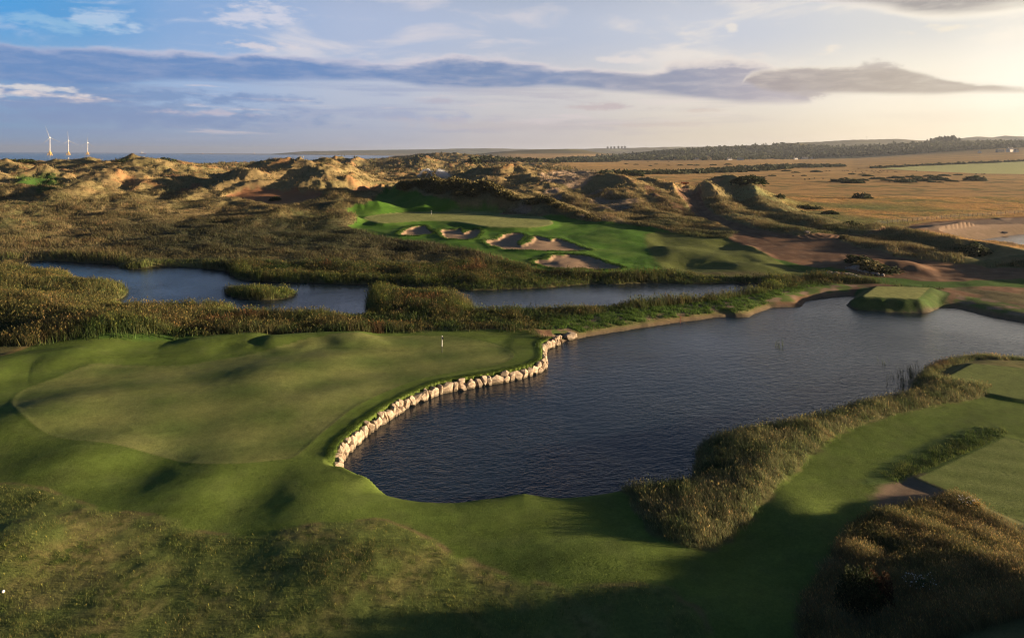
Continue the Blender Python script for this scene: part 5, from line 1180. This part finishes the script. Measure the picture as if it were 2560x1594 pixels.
def flowerplant(u, v, z, n, label, colr, w=1.0):
    x_, y_ = atz(np.array(float(u)), np.array(float(v)), z); z_ = float(hgt(float(x_), float(y_))[0]); e = empty('flowering_plant', (float(x_), float(y_), z_ - .05)); tag(e, label, 'plant')
    link('leaves', bush_mesh('leaves', 1500, .75 * w, .6 * w, .55, .06, n, (.03, .05, .02), (.07, .10, .035)), M_LEAF, e)
    r = random.Random(n); ico = []
    def fl(b):
        for _ in range(46):
            c_ = Vector((r.uniform(-.7, .7) * w, r.uniform(-.55, .55) * w, r.uniform(.5, .85)))
            bmesh.ops.create_icosphere(b, subdivisions=1, radius=r.uniform(.02, .045), matrix=Matrix.Translation(c_) @ Matrix.Diagonal((1, 1, .5, 1)))
    bm_obj('blossoms', fl, colr, e)
M_PET = mat_solid('white_petals', (.6, .6, .56), .8); M_PET2 = mat_solid('yellow_petals', (.6, .33, .05), .8)
flowerplant(2302, 1478, 3.2, 5, 'white flowering plant right of the tall dark shrub', M_PET, 1.15)
flowerplant(2420, 1246, 2.4, 6, 'pale flowering weed at the near corner of the striped tee', M_PET, .8)
flowerplant(2442, 1252, 2.4, 8, 'small orange flowering weed at the near edge of the striped tee', M_PET2, .4)

# far woods: crowns too many to count
def woods(pts, name, label, hh_, ww, c0, c1, nl=16, seed=1):
    Vs, Fs, Cs = [], [], []; b0 = 0; r = np.random.default_rng(seed)
    for (x_, y_, z_) in pts:
        s = r.uniform(.7, 1.25); V, Fc, n_ = leafcloud(nl, ww * s, ww * s, hh_ * s, ww * .55 * s, int(r.integers(1e6)), .4, .3)
        Vs.append(V + np.array([x_, y_, z_])); Fs.append(Fc + b0); b0 += len(V); t = r.random((len(V), 1)) * .5 + .5 * r.random(); Cs.append(np.array(c0) * (1 - t) + np.array(c1) * t)
    Cc = np.concatenate(Cs); o_ = link(name, npmesh(name, np.concatenate(Vs), np.concatenate(Fs), np.column_stack([Cc, np.ones(len(Cc))])), M_LEAF); return tag(o_, label, 'woods', kind='stuff')
wr = np.random.default_rng(77)
def wood_pts(n, u0, u1, topc, botc, bias=1.0):
    u = wr.uniform(u0, u1, n); t_ = np.interp(u, *zip(*topc)); b_ = np.interp(u, *zip(*botc)); v = b_ + (t_ - b_) * wr.random(n) ** bias
    x_, y_, z_ = hit(u, v); k_ = (y_ < 6500); x_, y_ = x_[k_], y_[k_]; z_ = hgt(x_, y_); return np.column_stack([x_, y_, z_])
woods(wood_pts(2600, 1490, 2800, [(1490, 389), (1560, 386), (1700, 375), (1862, 366), (1973, 360), (2060, 368), (2200, 368), (2330, 358), (2560, 356), (2800, 350)], [(1490, 402), (1550, 401), (1755, 401), (1891, 400), (1994, 398), (2060, 393), (2163, 389), (2266, 386), (2389, 378), (2560, 368), (2800, 358)], 1.2),
      'woods', 'broad hazy woodland along the foot of the right hills', 13, 9, (.022, .03, .015), (.06, .065, .028), 14)
woods(wood_pts(520, 1395, 1548, [(1395, 399), (1450, 396), (1548, 396)], [(1395, 406), (1450, 406), (1548, 405)]), 'woods', 'dark flat topped wood at the edge of the golden field', 11, 7, (.018, .026, .013), (.05, .055, .024), 20, 4)
woods(wood_pts(420, 1180, 1400, [(1180, 401), (1400, 400)], [(1180, 409), (1400, 408)]), 'woods', 'scattered dark trees between the dunes and the far wood', 7, 6, (.022, .03, .015), (.055, .06, .026), 16, 6)
woods(wood_pts(620, 1500, 2110, [(1500, 434), (1660, 430), (1770, 424), (1880, 415), (1990, 411), (2110, 414)], [(1500, 437), (1660, 436), (1770, 434), (1880, 430), (1990, 421), (2110, 417)]), 'gorse_scrub', 'dark band of gorse scrub crossing the meadow', 2.6, 4.5, (.022, .03, .014), (.055, .058, .025), 16, 8)
woods(wood_pts(260, 2180, 2700, [(2180, 420), (2300, 413), (2560, 402), (2700, 395)], [(2180, 422), (2300, 415.5), (2560, 404), (2700, 397)]), 'hedge', 'dark hedge along the upper edge of the pale green field', 2.4, 4.0, (.03, .035, .016), (.06, .06, .028), 12, 9)
# conifers on the hill
M_TRUNK = mat_solid('bark', (.06, .045, .035), .9)
def conifer_mesh(seed):
    r = np.random.default_rng(seed); n = 260; t = r.random(n) ** .8; h_ = .22 + .78 * t; rad = (1.05 - h_) * .36 * r.uniform(.5, 1.1, n) + .02; a = r.uniform(0, 6.28, n)
    c_ = np.column_stack([np.cos(a) * rad, np.sin(a) * rad, h_]); d = np.column_stack([np.cos(a), np.sin(a), -.35 + 0 * a]) * .09; s = np.column_stack([-np.sin(a), np.cos(a), 0 * a]) * .045
    V = np.concatenate([c_ - d, c_ + s, c_ + d, c_ - s]); i_ = np.arange(n)[:, None]; Fc = np.concatenate([i_ + np.array([0, n, 2 * n]), i_ + np.array([0, 2 * n, 3 * n])])
    cl = np.tile([.018, .026, .012], (len(V), 1)) * r.uniform(.7, 1.6, (len(V), 1)); return npmesh('crown', V, Fc, np.column_stack([cl, np.ones(len(cl))]))
CM = [conifer_mesh(s_) for s_ in (1, 2, 3)]
for m_ in CM: m_.materials.append(M_LEAF)
bmt = bmesh.new(); tube(bmt, (0, 0, -.05), (0, 0, .9), .022, .006, 8); TM = bpy.data.meshes.new('trunk'); bmt.to_mesh(TM); bmt.free(); TM.materials.append(M_TRUNK)
def conifer(u, v, h_, label, group=None, w=1.0):
    a, b, z_ = hit1(u, v); e = empty('pine_tree', (a, b, z_ - .5)); e.scale = (h_ * w, h_ * w, h_); tag(e, label, 'tree', group)
    for nm, m_ in (('crown', CM[brr.randrange(3)]), ('trunk', TM)):
        o_ = bpy.data.objects.new(nm, m_); COL.objects.link(o_); o_.parent = e
for q in range(20): conifer(2326 + q * 3.9 + brr.uniform(-1, 1), 357, brr.uniform(24, 34) * (1 if 3 < q < 17 else .8), 'dark pine in the clump on the right skyline', 'dark pines in the clump on the skyline', 1.3)
conifer(2447, 352, 26, 'lone dark tree on the skyline right of the pine clump', w=1.4); conifer(2095, 396, 15, 'rounded lone tree in front of the white row of houses', w=1.8)
conifer(2318, 356, 16, 'small pine just left of the skyline clump', w=1.5)

# ------------------------------------------------------------------ houses
M_WALLH = mat_solid('whitewashed_wall', (.62, .58, .52), .8, 1.0, .12); M_SLATE = mat_solid('slate_roof', (.10, .095, .10), .7, 3, .3); M_GLASS = mat_solid('window_glass', (.03, .035, .045), .15, spec=.6)
M_BLUE = mat_solid('blue_sheet', (.32, .42, .48), .6, 2, .15); M_DOOR = mat_solid('door_paint', (.12, .07, .05), .6)
def house(u, v, L, label, w=8.0, hw=4.2, mat=M_WALLH, nwin=3, rz=0.0, cat='house', chim=True):
    a, b, z_ = hit1(u, v); e = empty('house' if cat == 'house' else 'barn', (a, b, z_ - .3), rz); tag(e, label, cat); rf = hw + w * .42
    bm_obj('wall', lambda q: prism(q, [(-w / 2, -1), (w / 2, -1), (w / 2, hw), (0, rf), (-w / 2, hw)], -L / 2, L / 2), mat, e)
    r_ = bm_obj('roof', lambda q: prism(q, [(-w / 2 - .5, hw - .25), (0, rf + .12), (w / 2 + .5, hw - .25), (w / 2 + .5, hw + .1), (0, rf + .5), (-w / 2 - .5, hw + .1)], -L / 2 - .4, L / 2 + .4), M_SLATE, e)
    if chim:
        for sx_ in (-1, 1): bm_obj('chimney', lambda q: box(q, (sx_ * (L / 2 - 1), 0, rf + .7), (1., 1.2, 1.8)), mat, r_)
    bm_obj('door', lambda q: box(q, (0, -w / 2 - .03, 1.1), (1.1, .1, 2.2)), M_DOOR, e)
    for j in range(nwin):
        xx_ = -L / 2 + (j + .5) * L / nwin
        if abs(xx_) < 1.2: xx_ = 2.2
        w_o = bm_obj('window', lambda q: box(q, (xx_, -w / 2 - .03, 2.3), (1.5, .12, 1.5)), M_WHITE, e); bm_obj('pane', lambda q: box(q, (xx_, -w / 2 - .09, 2.3), (1.2, .06, 1.2)), M_GLASS, w_o)
house(1824, 400.5, 15, 'white house left of the pale blue sheds below the woods', rz=.2); house(1851, 401, 20, 'pale blue roofed shed, brightest building below the woods', mat=M_BLUE, rz=-.1, cat='barn', chim=False, nwin=2, hw=5)
house(1742, 399.5, 11, 'tiny pale house at the left foot of the woods'); house(1890, 381, 12, 'white gabled house high on the wooded slope', w=9, hw=6, rz=1.3); house(1929, 381, 9, 'small white house right of the gabled one on the slope', hw=5, rz=1.2)
house(1848, 382.5, 26, 'low pale row of cottages in a gap of the woods', w=7, chim=False); house(1949, 379.5, 8, 'faint small house highest on the wooded slope')
house(2012, 397, 22, 'long low pale farm building with dark roof', w=9, rz=.1, nwin=5); house(1989, 398.5, 14, 'white cottage left of the long low farm building', rz=.3); house(2030, 396, 12, 'white end cottage right of the long low farm building', rz=1.2)
house(2099, 390.5, 32, 'long white fronted row of houses against the woods', w=9, hw=6, nwin=8); house(2131, 389, 26, 'brown shaded row of houses right of the white fronted row', w=9, hw=6, nwin=6, mat=mat_solid('brown_wall', (.22, .17, .13), .8))
house(2449, 383, 12, 'small white cottage alone on the upper right field', rz=1.1); house(2500, 380, 20, 'long grey barn left of the farmhouse at the right border', mat=mat_solid('grey_sheet', (.3, .29, .28), .7), cat='barn', chim=False, w=10)
house(2526, 380, 18, 'tall pale farmhouse at the right border below the hills', w=12, hw=7, rz=.25, nwin=5); house(2540, 381, 10, 'white gable end right of the tall farmhouse', w=9, hw=6, rz=1.45)
M_TOWER = mat_solid('concrete_tower', (.32, .31, .31), .8)
for q, u in enumerate([1519, 1527.5, 1536, 1546, 1554.5, 1562]):
    a, b, z_ = pt3(u, 371, 9400); z_ = float(hgt(a, b)[0]); e = empty('tower_block', (a, b, z_ - 3)); tag(e, ['leftmost of the six hazy tower blocks on the horizon', 'second hazy tower block from the left', 'third hazy tower block from the left', 'fourth hazy tower block, tallest looking of the row', 'fifth hazy tower block, close beside the last', 'rightmost of the six hazy tower blocks'][q], 'tower block', 'tower blocks on the horizon')
    hh_ = [34, 34, 37, 40, 36, 38][q]; bm_obj('facade', lambda b_: box(b_, (0, 0, hh_ / 2), (26, 16, hh_)), M_TOWER, e); bm_obj('roof_plant', lambda b_: box(b_, (0, 0, hh_ + 2), (10, 8, 4)), M_TOWER, e)
    bm_obj('windows', lambda b_: [box(b_, (0, -8.1, 4 + j * 3.2), (23, .3, 1.3)) for j in range(int(hh_ / 3.3) - 1)], M_GLASS, e)
def mast(u, vbase, D, h_, label):
    a, b, z_ = pt3(u, vbase, D); z_ = float(hgt(a, b)[0]); e = empty('mast', (a, b, z_ - 2)); tag(e, label, 'mast')
    bm_obj('shaft', lambda q: tube(q, (0, 0, 0), (0, 0, h_), h_ * .035, h_ * .018, 8), M_DKMET, e); bm_obj('antenna', lambda q: box(q, (0, 0, h_ * .85), (h_ * .12, h_ * .12, h_ * .1)), M_DKMET, e)
mast(1615, 369, 9400, 46, 'thin mast on the horizon right of the tower blocks'); mast(2167, 349, 5600, 30, 'thin mast on the pale hill behind the woods')
# fences
def fence(pts, n_, h_, label, pr=.09):
    Pw = np.array([hit1(u, v)[:2] for u, v in pts]); L = np.concatenate([[0], np.cumsum(np.linalg.norm(np.diff(Pw, axis=0), axis=1))]); e = empty('fence', (Pw[0][0], Pw[0][1], float(hgt(*Pw[0])[0]))); tag(e, label, 'fence')
    ts = [L[-1] * j / (n_ - 1) for j in range(n_)]; pp = np.array([(np.interp(t, L, Pw[:, 0]), np.interp(t, L, Pw[:, 1])) for t in ts]); hz = hgt(pp[:, 0], pp[:, 1])
    bmp = bmesh.new(); tube(bmp, (0, 0, -.3), (0, 0, h_), pr, pr * .85, 6); pm = bpy.data.meshes.new('post'); bmp.to_mesh(pm); bmp.free(); pm.materials.append(M_WOODP)
    for (a, b), z_ in zip(pp, hz):
        o_ = bpy.data.objects.new('post', pm); COL.objects.link(o_); o_.parent = e; o_.location = Vector((a, b, float(z_))) - e.location
    for wh in (.35, .65, .95):
        bm_obj('wire', lambda q: [tube(q, Vector((pp[j][0], pp[j][1], hz[j] + h_ * wh)) - e.location, Vector((pp[j + 1][0], pp[j + 1][1], hz[j + 1] + h_ * wh)) - e.location, .012, .012, 4, False) for j in range(n_ - 1)], M_DKMET, e)
fence([(2192, 562), (2300, 552), (2430, 541), (2600, 530)], 36, 1.35, 'wire fence on wooden posts between the meadow and the dirt track')
fence([(2190, 423), (2290, 429), (2390, 434), (2450, 437), (2600, 439)], 90, 1.4, 'long wire fence along the lower edge of the pale green field', .16)

# ------------------------------------------------------------------ cattle
def cow_mesh():
    me_ = bpy.data.meshes.new('cow'); vs = [(0, 0, 1.05), (.55, 0, 1.02), (.95, 0, 1.1), (1.3, 0, .95), (1.55, 0, .55), (1.72, 0, .3), (-.5, 0, 1.05), (-.85, 0, 1.08), (-.98, 0, .75), (-1.0, 0, .45)]
    es = [(0, 1), (1, 2), (2, 3), (3, 4), (4, 5), (0, 6), (6, 7), (7, 8), (8, 9)]; rad = [.42, .43, .32, .2, .17, .11, .40, .28, .04, .05]
    for sx_, root in ((.62, 1), (-.68, 6)):
        for sy_ in (-.22, .22):
            i0_ = len(vs); vs += [(sx_, sy_, .72), (sx_ + (.02 if sx_ > 0 else -.07), sy_, .40), (sx_, sy_, .04)]; rad += [.17, .085, .06]; es += [(root, i0_), (i0_, i0_ + 1), (i0_ + 1, i0_ + 2)]
    i0_ = len(vs); vs += [(1.5, .2, .66), (1.5, -.2, .66)]; rad += [.04, .04]; es += [(4, i0_), (4, i0_ + 1)]
    me_.from_pydata(vs, es, []); ob = bpy.data.objects.new('cow_tmp', me_); COL.objects.link(ob); md = ob.modifiers.new('s', 'SKIN'); sb = ob.modifiers.new('b', 'SUBSURF'); sb.levels = 1
    for i_, r_ in enumerate(rad): me_.skin_vertices[0].data[i_].radius = (r_, r_)
    me_.skin_vertices[0].data[0].use_root = True
    dg = bpy.context.evaluated_depsgraph_get(); dg.update(); m2 = bpy.data.meshes.new_from_object(ob.evaluated_get(dg)); bpy.data.objects.remove(ob); m2.name = 'cow'; return m2
COWM = cow_mesh(); COWM.materials.clear(); COWM.materials.append(mat_solid('cow_hide', (.025, .018, .014), .9, 3, .4))
cows = [(2060 + a / 4.858, 320 + b / 4.858, 0) for a, b in [(30, 524), (68, 524), (225, 519), (250, 526), (270, 519), (290, 522), (385, 529), (350, 539), (415, 494), (452, 532), (470, 547), (497, 549), (515, 519), (578, 519), (605, 541), (628, 521), (655, 540), (674, 545), (682, 524), (700, 529), (725, 521), (768, 529), (860, 534), (882, 539), (1125, 524)]]
cows += [(2060 + a / 4.858, 320 + b / 4.858, 1) for a, b in [(1848, 562), (1918, 558), (1950, 560)]]
cows += [(1660 + a / 2.699, 300 + b / 2.699, 2) for a, b in [(580, 391), (645, 403), (663, 403), (872, 381), (950, 403), (980, 401), (1015, 396), (1073, 398)]]
cl3 = {1: ['black cow left of the close pair by the pale field fence', 'left black cow of the close pair by the pale field fence', 'right black cow of the close pair by the pale field fence']}
n1c = 0
for (u, v, g) in cows:
    a, b, z_ = hit1(u, v + .8); o_ = bpy.data.objects.new('cow', COWM); COL.objects.link(o_); o_.location = (a, b, z_); o_.rotation_euler.z = brr.uniform(0, 6.28)
    lab = 'dark cow of the herd grazing the golden meadow' if g == 0 else ('dark cow straggling left of the main herd' if g == 2 else cl3[1][n1c]); n1c += g == 1
    tag(o_, lab, 'cow', 'cattle of the main herd on the meadow' if g == 0 else ('cattle straggling left of the herd' if g == 2 else 'cattle by the pale field fence'))

# ------------------------------------------------------------------ tractor and orange trailer
M_ORG = mat_solid('orange_paint', (.42, .13, .03), .5, 3, .25); M_TYRE = mat_solid('tyre', (.02, .02, .02), .9); M_CAB = mat_solid('cab_paint', (.45, .50, .50), .4)
a, b, z_ = hit1(1690, 462); gz_ = z_
def wheel(par, loc_, r_, w_):
    w0 = bm_obj('wheel', lambda q: tube(q, (0, -w_ / 2, 0), (0, w_ / 2, 0), r_, r_, 20), M_TYRE, par, loc_); bm_obj('rim', lambda q: tube(q, (0, -w_ / 2 - .03, 0), (0, w_ / 2 + .03, 0), r_ * .5, r_ * .5, 14), M_ORG, w0)
e = empty('tractor', (a, b, z_)); tag(e, 'pale cabbed tractor parked at the head of the dirt road', 'tractor')
bm_obj('bonnet', lambda q: box(q, (-1.7, 0, 1.25), (1.9, .9, .8), .12), M_CAB, e); bm_obj('chassis', lambda q: box(q, (-.6, 0, .8), (3.6, .6, .4)), M_DKMET, e)
cb = bm_obj('cab', lambda q: (box(q, (0, 0, 2.75), (1.7, 1.6, .14), .04), box(q, (0, 0, 1.3), (1.5, 1.3, .7), .05), [box(q, (sx_ * .7, sy_ * .65, 2.1), (.09, .09, 1.3)) for sx_ in (-1, 1) for sy_ in (-1, 1)]), M_CAB, e)
bm_obj('glass', lambda q: box(q, (0, 0, 2.15), (1.3, 1.2, 1.05)), M_GLASS, cb); bm_obj('exhaust', lambda q: tube(q, (-1.3, .3, 1.6), (-1.3, .3, 2.7), .05, .05, 8), M_DKMET, e)
for sy_ in (-1, 1): wheel(e, (.3, sy_ * .95, .85), .85, .5); wheel(e, (-2.1, sy_ * .85, .55), .55, .38)
a2, b2_, z2 = hit1(1712, 462); e = empty('trailer', (a2, b2_, z2)); tag(e, 'orange earth moving trailer behind the pale tractor', 'trailer')
bm_obj('body', lambda q: prism(q, [(-1.1, .9), (1.1, .9), (1.35, 2.2), (1.22, 2.2), (1.0, 1.05), (-1.0, 1.05), (-1.22, 2.2), (-1.35, 2.2)], -2.9, 2.9), M_ORG, e)
bm_obj('headboard', lambda q: box(q, (-2.85, 0, 1.7), (.1, 2.5, 1.5)), M_ORG, e); bm_obj('drawbar', lambda q: tube(q, (-2.8, 0, .8), (-4.2, 0, .7), .09, .07, 8), M_DKMET, e); bm_obj('load', lambda q: box(q, (0, 0, 1.75), (5.2, 2.0, .9), .4), mat_solid('soil', (.16, .08, .045), .95, 2, .3), e)
for sx_ in (-.6, .8):
    for sy_ in (-1, 1): wheel(e, (sx_, sy_ * 1.0, .6), .6, .42)

# ------------------------------------------------------------------ irrigation sprays
mS, tS, bS = newmat('water_droplets'); bS.inputs['Base Color'].default_value = (.8, .82, .85, 1); trn = tS.new('ShaderNodeBsdfTransparent'); mxs = tS.new('ShaderNodeMixShader'); mxs.inputs[0].default_value = .5
tls = tS.new('ShaderNodeBsdfTranslucent'); tls.inputs[0].default_value = (.85, .87, .9, 1); mx2 = tS.new('ShaderNodeMixShader'); mx2.inputs[0].default_value = .5; tS.l.new(bS.outputs[0], mx2.inputs[1]); tS.l.new(tls.outputs[0], mx2.inputs[2])
tS.l.new(trn.outputs[0], mxs.inputs[1]); tS.l.new(mx2.outputs[0], mxs.inputs[2]); tS.l.new(mxs.outputs[0], next(k_ for k_ in tS.n if k_.type == 'OUTPUT_MATERIAL').inputs[0])
def spray(u, v, D, jets, size, n, label):
    a, b, z_ = pt3(u, v, D); z_ = float(hgt(a, b)[0]); r = np.random.default_rng(int(u)); C_ = []
    for (ax, vx, vz, T_, spr) in jets:
        t = r.random(n) ** .8 * T_; px_ = ax + vx * t; pz_ = .8 + vz * t - 4.9 * t * t; sp = spr * (.15 + t / T_)
        C_.append(np.column_stack([px_, np.zeros(n), np.maximum(pz_, .1)]) + r.normal(size=(n, 3)) * sp[:, None] * np.array([1, .8, .7]))
    C_ = np.concatenate(C_); C_[:, 2] = np.maximum(C_[:, 2], .05); m_ = len(C_); d1 = r.normal(size=(m_, 3)); d1 /= np.linalg.norm(d1, axis=1)[:, None]; d2 = np.cross(d1, r.normal(size=(m_, 3))); d2 /= np.linalg.norm(d2, axis=1)[:, None]
    V = np.concatenate([C_ + d1 * size, C_ - d1 * size * .5 + d2 * size * .8, C_ - d1 * size * .5 - d2 * size * .8]) + np.array([a, b, z_]); i_ = np.arange(m_)[:, None]
    o_ = link('water_spray', npmesh('water_spray', V, i_ + np.array([0, m_, 2 * m_])), mS); tag(o_, label, 'water spray', kind='stuff')
spray(1082, 462, 400, [(0, -4.5, 9.5, 1.9, .5), (0, 5.5, 8.5, 1.7, .8), (1.5, 2.5, 9, 1.8, 1.2), (0, -3, 9.8, 1.3, .3), (-4.5, 4.5, 8.5, 1.0, .2), (2, 4, 7.0, 1.4, 1.6), (4, 3, 7, 1.5, 1.8)], .13, 2600, 'white fan of irrigation water behind the gorse hill')
spray(508, 433, 620, [(0, -.6, 9.8, 1.0, .4), (0, -1.5, 9, 1.6, .9)], .22, 420, 'thin upright irrigation jet among the left dunes')

# ------------------------------------------------------------------ haze
HZ = bpy.data.materials.new('haze'); HZ.use_nodes = True; tz = NT(HZ.node_tree); tz.n.clear(); ho = tz.new('ShaderNodeOutputMaterial'); hv_ = tz.new('ShaderNodeVolumePrincipled')
hv_.inputs['Color'].default_value = (.76, .83, .95, 1); hv_.inputs['Density'].default_value = 4.2e-5; hv_.inputs['Anisotropy'].default_value = .55; tz.l.new(hv_.outputs[0], ho.inputs['Volume'])
bm = bmesh.new(); box(bm, (-8000, 17200, 130), (90000, 36000, 290)); me = bpy.data.meshes.new('haze'); bm.to_mesh(me); bm.free(); tag(link('haze', me, HZ), 'thin evening haze over the whole landscape', 'haze', kind='stuff')
